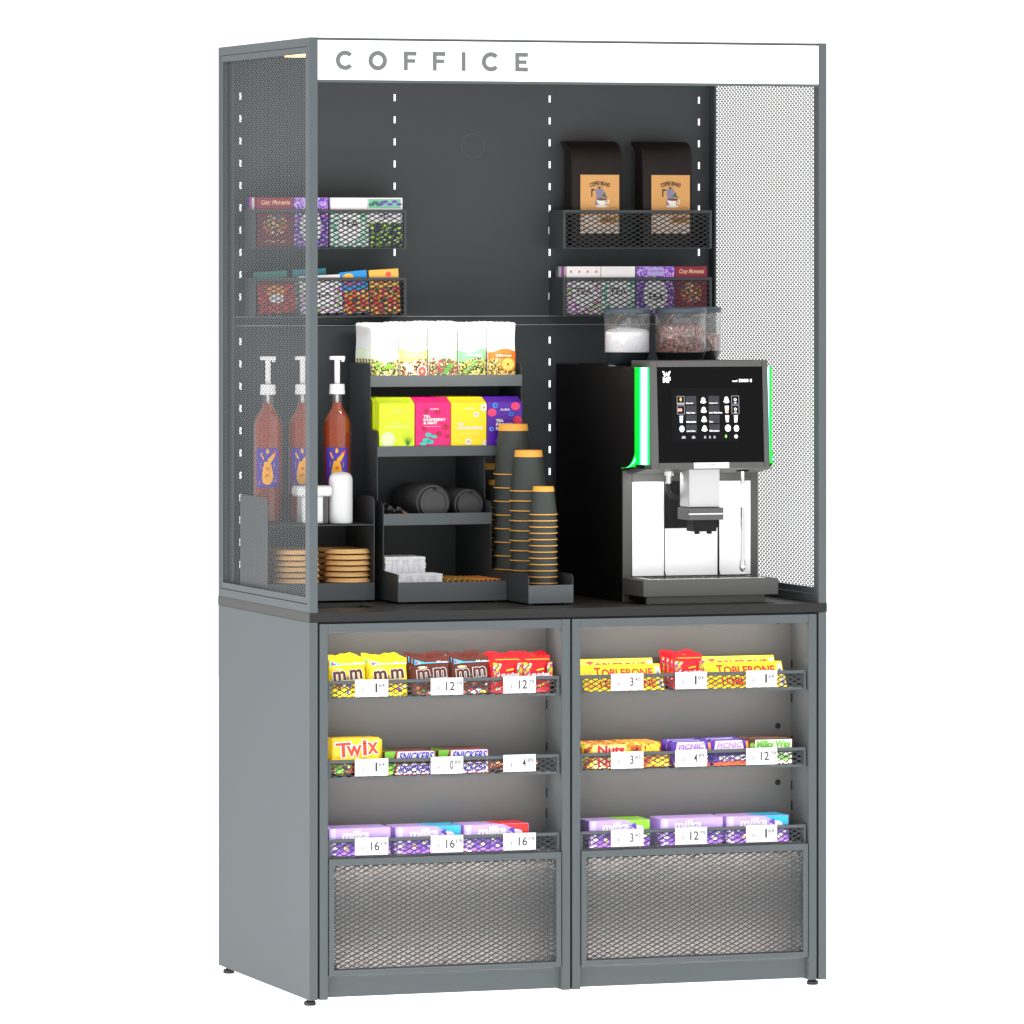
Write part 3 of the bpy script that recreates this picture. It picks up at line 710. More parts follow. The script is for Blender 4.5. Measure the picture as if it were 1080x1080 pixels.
# ------------------------------------------------------------------ syrup bottles
def bottle(loc, label):
    t = thing('syrup_bottle', loc, label, 'syrup bottle', 'pump syrup bottles on the left organizer')
    R_ = .0335
    MB().lathe([(.002, 0), (R_-.003, .0005), (R_, .004), (R_, .215), (R_-.002, .228), (.022, .245), (.0135, .258), (.0125, .272), (.0125, .285)], (0, 0, 0), 'bottleglass', 40, caps=False).build('glass', t, smooth=True)
    MB().lathe([(.002, .003), (R_-.0035, .0035), (R_-.0030, .214), (R_-.005, .227), (.0195, .244), (.011, .257), (.0105, .266), (.0005, .266)], (0, 0, 0), 'syrup', 40, caps=False).build('syrup', t, smooth=True)
    MB().lathe([(.0175, .285), (.0175, .287), (.0165, .3075), (.004, .3085)], (0, 0, 0), 'white', 32).build('screw_cap', t, smooth=True)
    MB().lathe([(.0035, .02), (.0035, .284)], (0, 0, 0), cmat(225, 225, 225), 12).build('dip_tube', t)
    p = MB().lathe([(.0062, .3085), (.0062, .362)], (0, 0, 0), 'white', 20); p.box(-.017, .017, -.006, .006, .362, .3705, 'white'); p.box(.009, .0165, -.004, .004, .3575, .362, 'white')
    p.build('pump', t, bevel=.0015)
    # label wrapped round the front
    l = MB(); vs = []; fs = []; n = 12
    for i in range(n+1):
        a = -math.pi/2-YAW-.80+1.6*i/n
        for z in (.078, .1655): vs.append(((R_+.0004)*math.cos(a), (R_+.0004)*math.sin(a), z))
    fs = [(2*i, 2*i+2, 2*i+3, 2*i+1) for i in range(n)]
    l.add(vs, fs, cmat(70, 45, 160)); lo = l.build('bottle_label', t, smooth=True)
    def wrap(pts, m, off):
        step = .0030; lo_ = min(p[0] for p in pts); hi_ = max(p[0] for p in pts); k_ = max(1, int((hi_-lo_)/step+.5))
        def clip(P, c0, sg_):
            out = []
            for i in range(len(P)):
                A, B = P[i], P[(i+1) % len(P)]; ia = sg_*(A[0]-c0) >= 0; ib = sg_*(B[0]-c0) >= 0
                if ia: out.append(A)
                if ia != ib: t_ = (c0-A[0])/(B[0]-A[0]); out.append((c0, A[1]+t_*(B[1]-A[1])))
            return out
        for i in range(k_):
            P = clip(pts, lo_+(hi_-lo_)*i/k_, 1)
            if len(P) > 2: P = clip(P, lo_+(hi_-lo_)*(i+1)/k_, -1)
            if len(P) > 2: b_.add([((R_+off)*math.cos(-math.pi/2-YAW+u/R_), (R_+off)*math.sin(-math.pi/2-YAW+u/R_), z) for u, z in P], [tuple(range(len(P)))], m)
    b_ = MB(); yel = cmat(255, 180, 20, .95)
    wrap([(-.012, .098), (-.009, .088), (-.003, .084), (.005, .085), (.011, .092), (.013, .104), (.011, .118), (.008, .130), (.006, .136), (-.006, .136), (-.009, .124), (-.0115, .112)], yel, .0010)
    wrap([(.003, .132), (.010, .136), (.020, .156), (.017, .160), (.008, .148), (.0, .140)], yel, .0012)
    wrap([(-.016, .153), (-.009, .140), (-.007, .142), (-.013, .156)], yel, .0010)
    wrap([(-.003, .155), (.001, .153), (.004, .158), (.001, .165), (-.002, .163)], yel, .0010)
    wrap([(.012, .155), (.017, .152), (.021, .156), (.018, .161)], cmat(230, 60, 30), .0014)
    wrap([(-.004, .120), (.003, .116), (.006, .121), (.0, .124)], cmat(225, 100, 20), .0014)
    wrap([(-.007, .104), (-.001, .101), (.006, .106), (.0, .109)], cmat(225, 120, 20), .0014)
    for i in range(12):
        u = -.018+.0033*i; z = .082+.008*((i*5) % 9)
        if abs(u) > .013: wrap([(u-.0008, z), (u+.0008, z), (u+.0004, z+.012), (u-.0004, z+.012)], cmat(220, 140, 90), .0010)
    b_.build('label_print', lo)
    return t
bt = bottle((.0560, .5000, 1.0325), 'caramel syrup pump bottle at the left, fully behind the perforated side')
dup(bt, (.1370, .5000, 1.0325), 'caramel syrup pump bottle half hidden by the front post, the middle one')
dup(bt, (.2180, .5000, 1.0325), 'caramel syrup pump bottle nearest the tea organizer, seen clear of the post')
# white dispensers
wb = thing('white_canister', (.1985, .4100, 1.0318), 'tall white round canister with domed top before the right syrup bottle', 'canister')
MB().lathe([(.0255, 0), (.0262, .002), (.0262, .096), (.0250, .103), (.0215, .109), (.015, .1125), (.008, .114), (.0005, .1145)], (0, 0, 0), 'white', 40).build('canister_body', wb, smooth=True)
wc = thing('white_dispenser', (.1330, .4130, 1.0318), 'squat white dispenser with flat lid and dark slot, beside the front post', 'dispenser')
MB().box(-.030, .031, -.022, .022, 0, .060, 'white').build('dispenser_body', wc, bevel=.004)
MB().box(-.042, .040, -.026, .026, .0602, .084, 'white').build('dispenser_lid', wc, bevel=.007, seg=3)
MB().box(.0180, .0290, -.0235, -.0222, 0.001, .0600, cmat(70, 70, 72)).build('dark_slot', wc)

# ------------------------------------------------------------------ cup lids lying in two rows
def lid(rad, loc, label, grp):
    t = thing('cup_cover', loc, label, 'cup lid', grp)
    k = rad/.040
    MB().lathe([(.0005, .0042), (.026*k, .0042), (.0265*k, .0025), (.028*k, .0025), (.0290*k, 0), (.0330*k, 0), (.0345*k, .003), (.0355*k, .009), (.0385*k, .0098), (.0400*k, .0115), (.0400*k, .0140), (.038*k, .0150)], (0, 0, 0), 'lid', 48, axis='y', caps=False).build('lid_shell', t, smooth=True)
    MB().box(-.005*k, .005*k, -.0004, .001, .0293*k, .0325*k, 'gap').build('sip_hole', t)
    return t
def lid_row(x, y, r, n, pitch, nm):
    g_ = 'black lids in the %s row' % nm
    l0 = lid(r, (x, y, 1.0336+r), 'black plastic cup lid facing out at the front of the %s row' % nm, g_)
    for k in range(1, n): dup(l0, (x, y+pitch*k, 1.0336+r), 'black plastic cup lid nested behind the front lid of the %s row' % nm)
lid_row(.4140, .395, .0405, 24, .0072, 'large left')
lid_row(.5000, .400, .0352, 24, .0072, 'smaller right')

# ------------------------------------------------------------------ sachets, napkins, sticks, tubes
sugar = (('dark sugar stick with copper tip leaning at the far left of the lids shelf', .2890, .3850, 1.0600, 24), ('dark sugar stick with copper end, second from the left by the lids', .3020, .3790, 1.0640, 27),
         ('dark sugar stick with copper end nearest the large lids', .3200, .3740, 1.0620, 25), ('dark sugar stick lying behind the other three sticks', .2960, .3960, 1.0700, 30))
for lab, x, y, z_, dg in sugar:
    t = thing('sugar_stick', (x, y+.012, z_), lab, 'sugar stick', 'sugar sticks on the lids shelf')
    L = .068
    q = MB(); q.box(.010, L, -.0028, .0028, -.0062, .0062, 'foil'); q.box(0, .010, -.0005, .0005, -.0080, .0080, 'foil')
    q.build('stick_body', t, bevel=.0020)
    MB().box(L-.014, L-.002, -.0032, .0032, -.0064, .0064, 'copper').build('copper_band', t, bevel=.0020)
    MB().box(.016, L*.75, -.0031, -.0027, .0005, .0034, 'copper').build('copper_stripe', t)
    t.rotation_euler = (math.radians(12), math.radians(dg), math.radians(2))

def napkins(loc, w, d, h, n, label):
    t = thing('napkin_stack', loc, label, 'napkins', 'white napkin stacks in the tray')
    q = MB()
    rr = random.Random(n)
    for k in range(n):
        j = rr.uniform(-.0012, .0012); j2 = rr.uniform(-.001, .001); z = h*k/n
        bow = .0020*math.sin(k*.8)
        q.box(j, w+j, j2, d+j2, z, z+h/n*.86, 'napkin')
    q.build('napkin_sheets', t)
    q = MB(); gm = cmat(214, 216, 226)
    for c0 in (.15, .42, .69):
        for s_ in (-1, 1):
            x = w*c0+.010
            q.flat([(x+s_*.001, h*.92), (x+s_*.007, h*.92), (x+s_*.017, h*.08), (x+s_*.013, h*.08)], -.0016, gm)
    q.build('zigzag_print', t)
    return t
napkins((.2890, .366, OZ+.0058), .094, .10, .0890, 28, 'taller white napkin stack at the back left of the tray')
napkins((.2960, .290, OZ+.0058), .1020, .070, .0545, 18, 'lower white napkin stack right behind the tray front')
for i in range(6):
    t = thing('paper_straw', (.4790+.0103*i, .290, OZ+.0420), 'x', 'straw', 'short brown paper tubes lying side by side')
    t['label'] = ('leftmost of six brown paper tubes in the tray', 'second from the left of six brown paper tubes', 'third from the left of six brown paper tubes', 'third from the right of six brown paper tubes', 'second from the right of six brown paper tubes', 'rightmost of six brown paper tubes, next to the cup tray')[i]
    MB().lathe([(.0034, .004), (.0034, 0), (.0048, 0), (.0048, .150), (.0034, .150)], (0, 0, 0), cmat(238, 150, 70), 16, axis='y', caps=False).lathe([(.0033, .003), (.0005, .003)], (0, 0, 0), cmat(80, 35, 15), 16, axis='y', caps=False).build('tube_wall', t, smooth=True)
rr = random.Random(3)
for i in range(16):
    x = .4060+.0044*i; z = OZ+.040+.0035*(i % 3)
    t = thing('stir_stick', (x, .291, z), 'gold wrapped stir stick in the pile between napkins and tubes', 'stir stick', 'gold wrapped stir sticks in the tray')
    MB().box(-.0024, .0024, 0, .140, -.0015, .0015, cmat(205, 150, 60) if i % 3 else cmat(60, 45, 25)).build('stick_wrap', t, bevel=.0006)
    t.rotation_euler = (0, rr.uniform(-.6, .6), rr.uniform(-.05, .09))
# riser under straws and sticks
tag(MB().box(.4000, .5370, .296, .44, OZ+.0056, OZ+.0350, 'org').build('riser_block'), 'low grey riser carrying the sticks and paper tubes in the tray', 'riser')

# ------------------------------------------------------------------ loose tea bags on the top tier
def herbs(name, cols, sc=330): return mat_cells(name, cols, sc, .6, bump=.3)
hb1 = herbs('herb_mix_lemon', [rgb(70, 55, 15), rgb(190, 170, 40), rgb(225, 215, 120), rgb(110, 130, 40), rgb(45, 35, 15), rgb(240, 240, 200)])
hb2 = herbs('herb_mix_ginger', [rgb(70, 40, 20), rgb(180, 130, 70), rgb(235, 200, 150), rgb(120, 60, 30), rgb(45, 25, 15), rgb(245, 225, 190)])
hb3 = herbs('herb_mix_rose', [rgb(60, 60, 25), rgb(150, 140, 70), rgb(215, 210, 160), rgb(190, 30, 90), rgb(60, 90, 40), rgb(110, 90, 50)])
hb4 = herbs('herb_mix_green', [rgb(50, 55, 15), rgb(170, 160, 60), rgb(225, 200, 90), rgb(70, 110, 40), rgb(35, 40, 20), rgb(200, 190, 130)])
hb5 = herbs('herb_mix_orange', [rgb(70, 55, 25), rgb(150, 130, 60), rgb(210, 190, 120), rgb(80, 80, 35), rgb(130, 90, 40), rgb(230, 180, 90)])
def pouch_mesh(b, w, h, d, m, nx=10, nz=14, top=.9):
    vs = []; fs = []
    for s_ in (-1, 1):
        for j in range(nz+1):
            v = j/nz
            for i in range(nx+1):
                u = i/nx; e = max(0, 1-abs(2*u-1)**5)**.6
                f_ = min(1, v/.08)*.35+.65 if v < .08 else 1
                g_ = max(0.04, 1-max(0, (v-.30)/(top-.30))**1.6) if v < top else .04
                jag = (.0024*math.sin(u*8+w*90)+.0014*math.sin(u*23)) if j >= nz-1 else 0
                pinch = (.0016*math.sin(math.pi*min(1, max(0, (v-.5)*2))))*(1 if u < .5 else -1)*abs(2*u-1)**6
                vs.append((u*w+pinch, d/2+s_*d/2*e*f_*g_-0, v*h+jag))
    N_ = (nx+1)*(nz+1)
    for j in range(nz):
        for i in range(nx):
            a = j*(nx+1)+i
            fs.append((a, a+1, a+nx+2, a+nx+1)); fs.append((N_+a, N_+a+nx+1, N_+a+nx+2, N_+a+1))
    for j in range(nz):
        a = j*(nx+1); fs.append((a, a+nx+1, N_+a+nx+1, N_+a)); a += nx; fs.append((a, N_+a, N_+a+nx+1, a+nx+1))
    for i in range(nx):
        fs.append((i, N_+i, N_+i+1, i+1)); a = nz*(nx+1)+i; fs.append((a, a+1, N_+a+1, N_+a))
    b.add(vs, fs, m)
def wavy(b, w, z0, z1, m, y, amp=.003, ph=0, yb=None):
    n = 14; vs = []; fs = []
    for i in range(n+1):
        u = i/n; za = z0; zb_ = z1+amp*math.sin(ph+u*5.5)
        vs += [(u*w, y(u, za), za), (u*w, y(u, zb_), zb_)]
    b.add(vs, [(2*i, 2*i+2, 2*i+3, 2*i+1) for i in range(n)], m)
def loose_bag(loc, w, herbm, bandcol, kind, label, extra):
    t = thing('loose_tea_bag', loc, label, 'tea bag', 'white loose-tea bags on the top tier')
    h, d = .1350, .024
    b = MB(); pouch_mesh(b, w, h, d, M['white']); b.build('pouch', t, smooth=True)
    def yf(u, z):
        v = z/h; e = max(0, 1-abs(2*u-1)**5)**.6; g_ = max(.04, 1-max(0, (v-.30)/.60)**1.6); f_ = min(1, v/.08)*.35+.65 if v < .08 else 1
        return d/2-d/2*e*f_*g_-.0006
    def strip(z0, z1, m, amp=0, ph=0, off=0):
        q = MB(); n = 14; k = 5; vs = []; fs = []
        for j in range(k+1):
            for i in range(n+1):
                u = .01+.98*i/n; zt_ = z1+amp*math.sin(ph+u*5.5); z = z0+(zt_-z0)*j/k
                vs.append((u*w, yf(u, z)-off, z))
        for j in range(k):
            for i in range(n):
                a = j*(n+1)+i; fs.append((a, a+1, a+n+2, a+n+1))
        q.add(vs, fs, m); return q
    strip(.001, .074, bandcol, .0045, kind, .0).build('colour_band', t, smooth=True)
    q = strip(.0015, .052, herbm, .0045, kind+1.5, .0005)
    q.build('herb_window', t, smooth=True)
    q = MB(); q.text(extra[0], w*.22, w*.78, .0600, .0650, -.0030, 'white', .02); k0 = len(q.v); extra[1](q, w); q.v = q.v[:k0]+[(x, y, z+.0165) for x, y, z in q.v[k0:]]; q.build('band_print', t)
    return t
def ex1(q, w):
    for x, z, rx in ((.012, .028, .007), (.014, .019, .006), (.040, .022, .010), (.026, .018, .004)): q.disc(x, z, rx, rx*.5, -.0030, cmat(120, 190, 50), 10)
def ex2(q, w):
    for x, z, r_ in ((.012, .026, .007), (.022, .016, .010), (.032, .030, .005)): q.disc(x, z, r_, r_*.8, -.0030, cmat(250, 225, 185), 9)
    q.disc(.050, .010, .012, .013, -.0032, cmat(240, 225, 210), 14); q.disc(.050, .010, .010, .011, -.0034, cmat(175, 85, 60), 14); q.disc(.050, .010, .003, .003, -.0036, cmat(240, 225, 210), 8)
def ex3(q, w):
    for i in range(5): q.disc(.034+.004*i, .006+.005*i, .008, .0022, -.0032, cmat(95, 160, 70), 8)
    for x, z in ((.008, .038), (.024, .034), (.020, .022), (.050, .002)): q.disc(x, z, .003, .003, -.0034, cmat(215, 20, 110), 8)
def ex4(q, w):
    for i in range(6): q.disc(.012+.005*i, .008+.005*i, .007, .0022, -.0032, cmat(120, 165, 90), 8)
    q.disc(.042, .045, .004, .004, -.0034, 'white', 8)
def ex5(q, w):
    q.disc(.044, .026, .017, .016, -.0032, cmat(240, 120, 20), 18); q.disc(.044, .026, .0145, .0135, -.0034, cmat(250, 170, 70), 18); q.disc(.044, .026, .003, .003, -.0038, cmat(120, 60, 20), 8)
    for i in range(8):
        a = i*math.pi/4; q.flat([(.044, .026), (.044+.013*math.cos(a-.04), .026+.012*math.sin(a-.04)), (.044+.013*math.cos(a+.04), .026+.012*math.sin(a+.04))], -.0036, cmat(255, 220, 150))
bx = [.2900, .3580, .4270, .4990, .5675]
bw = [.0655, .0665, .0690, .0660, .0665]
spec5 = [(hb1, cmat(225, 240, 205), 0.5, 'Mint', ex1, 'green and white herbal tea bag at the left end of the top tier'),
         (hb2, cmat(245, 215, 110), 1.6, 'Ginger', ex2, 'yellow banded ginger tea bag, second from the left on the top tier'),
         (hb3, cmat(150, 195, 150), 3.4, 'Rosehip', ex3, 'green banded tea bag with pink petals, middle of the top tier'),
         (hb4, cmat(115, 165, 125), 2.9, 'Rosemary', ex4, 'dark green banded tea bag, second from the right on the top tier'),
         (hb5, cmat(235, 105, 20), 4.6, 'Citrus', ex5, 'orange banded tea bag with orange slice at the right end of the top tier')]
for i in range(5):
    hm, bc, kd, tx, ex, lab = spec5[i]
    p = loose_bag((bx[i], .4685, 1.3408), bw[i], hm, bc, kd, lab, (tx, ex))
    p.rotation_euler = (math.radians(-2), math.radians((.8, -.6, .3, -.4, .9)[i]), 0)
    nm = ('mint', 'ginger', 'rosehip', 'rosemary', 'citrus')[i]
    for k in range(1, 6):
        if .4685+.0225*k > .60: break
        q = dup(p, (bx[i]-(.0015 if k % 2 else -.0008)*(i > 0), .4685+.0222*k, 1.3408+(.0016*((k*3+i) % 3))), 'white tea bag queued behind the front %s bag on the top tier' % nm)

# ------------------------------------------------------------------ bright tea packs on tier 3
def tea_pack(loc, w, col, label, art):
    t = thing('tea_pack', loc, label, 'tea pack', 'bright tea packs on the middle tier')
    h = .098; H = .1125
    b = MB(); b.prism([(0, 0), (-.002, .003), (-.003, H-.004), (0, H), (.030, H+.0120), (.034, H+.0120), (.034, 0)], 'x', 0, w, col)
    b.build('pack_body', t, bevel=.0015)
    q = MB(); m2 = cmat(255, 255, 255)
    art(q, w, h); q.v = [(x, y, z+.0150) for x, y, z in q.v]
    q.build('pack_print', t)
    return t
def fr(q, w, h, m):  # pressed border
    y = -.0033; t_ = .0008
    for a in ((.008, .0085, .012, h-.012), (w-.0085, w-.008, .012, h-.012)): q.flat([(a[0], a[2]), (a[1], a[2]), (a[1], a[3]), (a[0], a[3])], y, m)
def t_lemon(q, w, h):
    y = -.0040; wt = cmat(235, 250, 150)
    q.text('AURA', w*.33, w*.67, h*.78, h*.83, y, wt, .02); q.text('TEA', w*.42, w*.60, h*.50, h*.545, y, wt, .03); q.text('LEMONGRASS', w*.16, w*.86, h*.43, h*.475, y, wt, .03)
    q.ring(w*.24, h*.16, .0145, .0165, y, 'white', 20); q.disc(w*.24, h*.16, .013, .013, y, cmat(250, 255, 170), 18)
    for i in range(8):
        a = i*math.pi/4; q.flat([(w*.24, h*.16), (w*.24+.013*math.cos(a-.09), h*.16+.013*math.sin(a-.09)), (w*.24+.013*math.cos(a+.09), h*.16+.013*math.sin(a+.09))], y-.0004, 'white')
    for i in range(7): 
        a = .9+.22*i; L = (.026, .038, .030, .040, .028, .034, .024)[i]
        q.flat([(w*.80-.0010, .002), (w*.80+.0010, .002), (w*.80+L*math.cos(a), .002+L*math.sin(a))] if w*.80+L*math.cos(a) < w-.001 else [(w*.80-.001, .002), (w*.80+.001, .002), (w-.0012, .002+L*.75)], y, cmat(40, 130, 40))
def t_pink(q, w, h):
    y = -.0040; wt = cmat(255, 225, 235); rd = cmat(190, 10, 60)
    for x, z, r_ in ((.3, .80, .006), (.62, .78, .007), (.25, .40, .006), (.66, .28, .007), (.86, .44, .007), (.9, .22, .005)): q.disc(w*x, h*z, r_, r_*.9, y, rd, 10)
    fr(q, w, h, cmat(240, 70, 150))
    q.text('AURA', w*.40, w*.66, h*.83, h*.87, y-.0003, wt, .02)
    q.text('TEA', w*.22, w*.42, h*.65, h*.715, y-.0003, 'white', .045); q.text('RASPBERRY', w*.22, w*.86, h*.575, h*.64, y-.0003, 'white', .045); q.text('& MINT', w*.22, w*.62, h*.50, h*.565, y-.0003, 'white', .045)
    q.text('natural fruit tea', w*.24, w*.70, h*.445, h*.47, y-.0003, wt)
    for x, z, a, b_ in ((.30, .14, .010, .005), (.42, .10, .008, .005), (.36, .26, .008, .005), (.52, .22, .008, .004), (.22, .06, .009, .004)): q.disc(w*x, h*z, a, b_, y-.0003, cmat(60, 195, 180), 10)
def t_yel(q, w, h):
    y = -.0040; wt = cmat(255, 250, 200)
    fr(q, w, h, cmat(255, 225, 80))
    for x, z, r_ in ((.92, .88, .008), (.70, .72, .006), (.48, .10, .007), (.96, .06, .006)):
        for i in range(7):
            a = i*2*math.pi/7; q.disc(min(w-.003, w*x+r_*.75*math.cos(a)), max(.003, h*z+r_*.75*math.sin(a)), r_*.38, r_*.38, y, 'white', 8)
        q.disc(min(w-.003, w*x), h*z, r_*.35, r_*.35, y-.0005, cmat(240, 180, 20), 8)
    q.text('AURA', w*.38, w*.66, h*.83, h*.87, y, wt, .02); q.text('TEA', w*.16, w*.36, h*.47, h*.53, y, 'white', .045); q.text('CHAMOMILE', w*.16, w*.88, h*.38, h*.445, y, 'white', .045); q.text('natural herbal tea', w*.28, w*.80, h*.27, h*.295, y, wt)
def t_pur(q, w, h):
    y = -.0040
    for x, z, c0, r_ in ((.10, .76, cmat(235, 60, 120), .011), (.80, .90, cmat(235, 60, 120), .011), (.86, .58, cmat(225, 30, 90), .011), (.22, .92, cmat(60, 140, 230), .007), (.68, .72, cmat(40, 120, 220), .006), (.12, .38, cmat(90, 150, 240), .006), (.34, .10, cmat(40, 110, 220), .009)):
        q.disc(max(r_, min(w-r_, w*x)), min(h-r_*.7, h*z), r_, r_*.85, y, c0, 12)
        if c0 == cmat(40, 110, 220) or r_ < .008: q.disc(w*x+.001, h*z, r_*.4, r_*.4, y-.0004, cmat(20, 50, 150), 8)
    q.text('AURA', w*.36, w*.64, h*.80, h*.85, y-.0005, 'white', .02)
    q.text('TEA', w*.24, w*.46, h*.535, h*.605, y-.0005, 'white', .045); q.text('FOREST', w*.24, w*.72, h*.445, h*.515, y-.0005, 'white', .045); q.text('BERRIES', w*.24, w*.76, h*.355, h*.425, y-.0005, 'white', .045); q.text('natural fruit tea', w*.34, w*.74, h*.26, h*.285, y-.0005, cmat(200, 180, 240))
packs = [(.2905, .0835, cmat(215, 238, 30, 1.0), t_lemon, 'lemon-lime'), (.3755, .0835, cmat(235, 10, 120, .95), t_pink, 'pink raspberry'), (.4600, .0840, cmat(255, 225, 20, .98), t_yel, 'yellow chamomile'), (.5455, .0835, cmat(85, 20, 170, .95), t_pur, 'purple berry')]
for x, w, c0, ar, nm in packs:
    p = tea_pack((x, .4185, 1.1858), w, c0, '%s tea pack at the front of the middle tier' % nm, ar)
    for k in range(1, 4): dup(p, (x, .4185+.0385*k, 1.1858), '%s tea pack directly behind the matching front pack' % nm if k == 1 else '%s tea pack hidden deeper behind the front pack' % nm)

# ------------------------------------------------------------------ coffee machine
mc = thing('coffee_machine', (.785, 0, CT), 'black automatic coffee machine with green light strips, touch screen and bean hoppers', 'coffee machine')
z = CT
def zz(v): return v-CT
MWd = .325
b = MB(); b.prism([(.187, .0005), (.6335, .0005), (.6335, zz(1.381)), (.1005, zz(1.381)), (.1005, zz(1.157)), (.187, zz(1.150))], 'x', 0, MWd, 'mblack')
b.build('machine_body', mc, bevel=.003)
# front surround of the brewing bay
f = MB(); y0, y1 = .1845, .1868
f.box(.001, .0225, y0, y1, .0, zz(1.150), 'mdark'); f.box(.3060, .3240, y0, y1, .0, zz(1.150), 'mdark'); f.box(.0225, .3060, y0, y1, zz(1.1245), zz(1.150), 'mdark'); f.box(.0225, .3060, y0, y1, 0, zz(.913), 'mdark')
f.build('front_surround', mc, bevel=.001)
MB().box(.0230, .0985, .1825, .1864, zz(.9135), zz(1.1240), 'steel').build('steel_panel', mc, bevel=.0008)
MB().box(.2305, .3055, .1825, .1864, zz(.9135), zz(1.1240), 'steel').build('steel_panel', mc, bevel=.0008)
MB().box(.1010, .2270, .1845, .1866, zz(.9135), zz(1.0195), 'steel').build('steel_panel', mc, bevel=.0008)
MB().box(.0990, .2300, .1857, .1868, zz(1.0200), zz(1.1235), 'gap').build('bay_recess', mc)
MB().tube([(.0995, .1840, zz(1.122)), (.0995, .1840, zz(.925)), (.1010, .1780, zz(.914))], .0011, 'mblack', 6).build('panel_joint', mc)
MB().tube([(.2290, .1840, zz(1.122)), (.2290, .1840, zz(.925)), (.2305, .1780, zz(.914))], .0011, 'mblack', 6).build('panel_joint', mc)
# head with tilted screen
hx0, hx1 = .0200, .3005
def hy(zv): return .0495+(.0150)*(zv-1.157)/.239   # the face leans back towards the top
def face(xa, xb, za, zb_, off, m, b_, th=.004):
    b_.prism([(hy(za)-off, zz(za)), (hy(za)-off+th, zz(za)), (hy(zb_)-off+th, zz(zb_)), (hy(zb_)-off, zz(zb_))], 'x', xa, xb, m)
hd = MB()
hd.prism([(hy(1.157)+.004, zz(1.157)), (.1850, zz(1.150)), (.1850, zz(1.395)), (hy(1.396)+.004, zz(1.396))], 'x', hx0+.001, hx1-.001, 'mdark'); hd.build('head_shell', mc, bevel=.002)
fm = MB(); fw = .0175
face(hx0, hx0+fw, 1.157, 1.396, 0, 'mdark', fm); face(hx1-fw+.004, hx1, 1.157, 1.396, 0, 'mdark', fm); face(hx0+fw, hx1-fw+.004, 1.382, 1.396, 0, 'mdark', fm); face(hx0+fw, hx1-fw+.004, 1.157, 1.1705, 0, 'mdark', fm)
fm.build('screen_frame', mc, bevel=.0015)
sc_ = MB(); face(hx0+fw, hx1-fw+.004, 1.1705, 1.382, -.0008, 'glassblk', sc_, .003); so = sc_.build('touch_screen', mc)
# display drawn in its own tilted plane
class Tilt(MB):
    def fixy(s):
        s.v = [(x, hy(zv+CT)+y, zv) for x, y, zv in s.v]
        return s
X = lambda wx: wx-.785
d = Tilt(); d.flat([(X(.855), zz(1.217)), (X(1.012), zz(1.217)), (X(1.012), zz(1.335)), (X(.855), zz(1.335))], .0003, 'display')
wi = mat('screen_white', (.9, .9, .9, 1), .5, emit=.9, emit_col=(1, 1, 1, 1)); pn = mat('screen_panel', (.014, .014, .022, 1), .4, emit=.012, emit_col=(.3, .3, .5, 1)); am = mat('screen_amber', (.8, .4, .1, 1), .5, emit=.5, emit_col=(.9, .35, .05, 1)); gy = mat('screen_grey', (.3, .3, .33, 1), .5, emit=.15, emit_col=(.8, .8, 1, 1)); gn = mat('screen_green', (.2, .5, .1, 1), .5, emit=.3, emit_col=(.3, .8, .1, 1)); lb = mat('screen_ice', (.6, .8, .95, 1), .5, emit=.6, emit_col=(.6, .85, 1, 1))
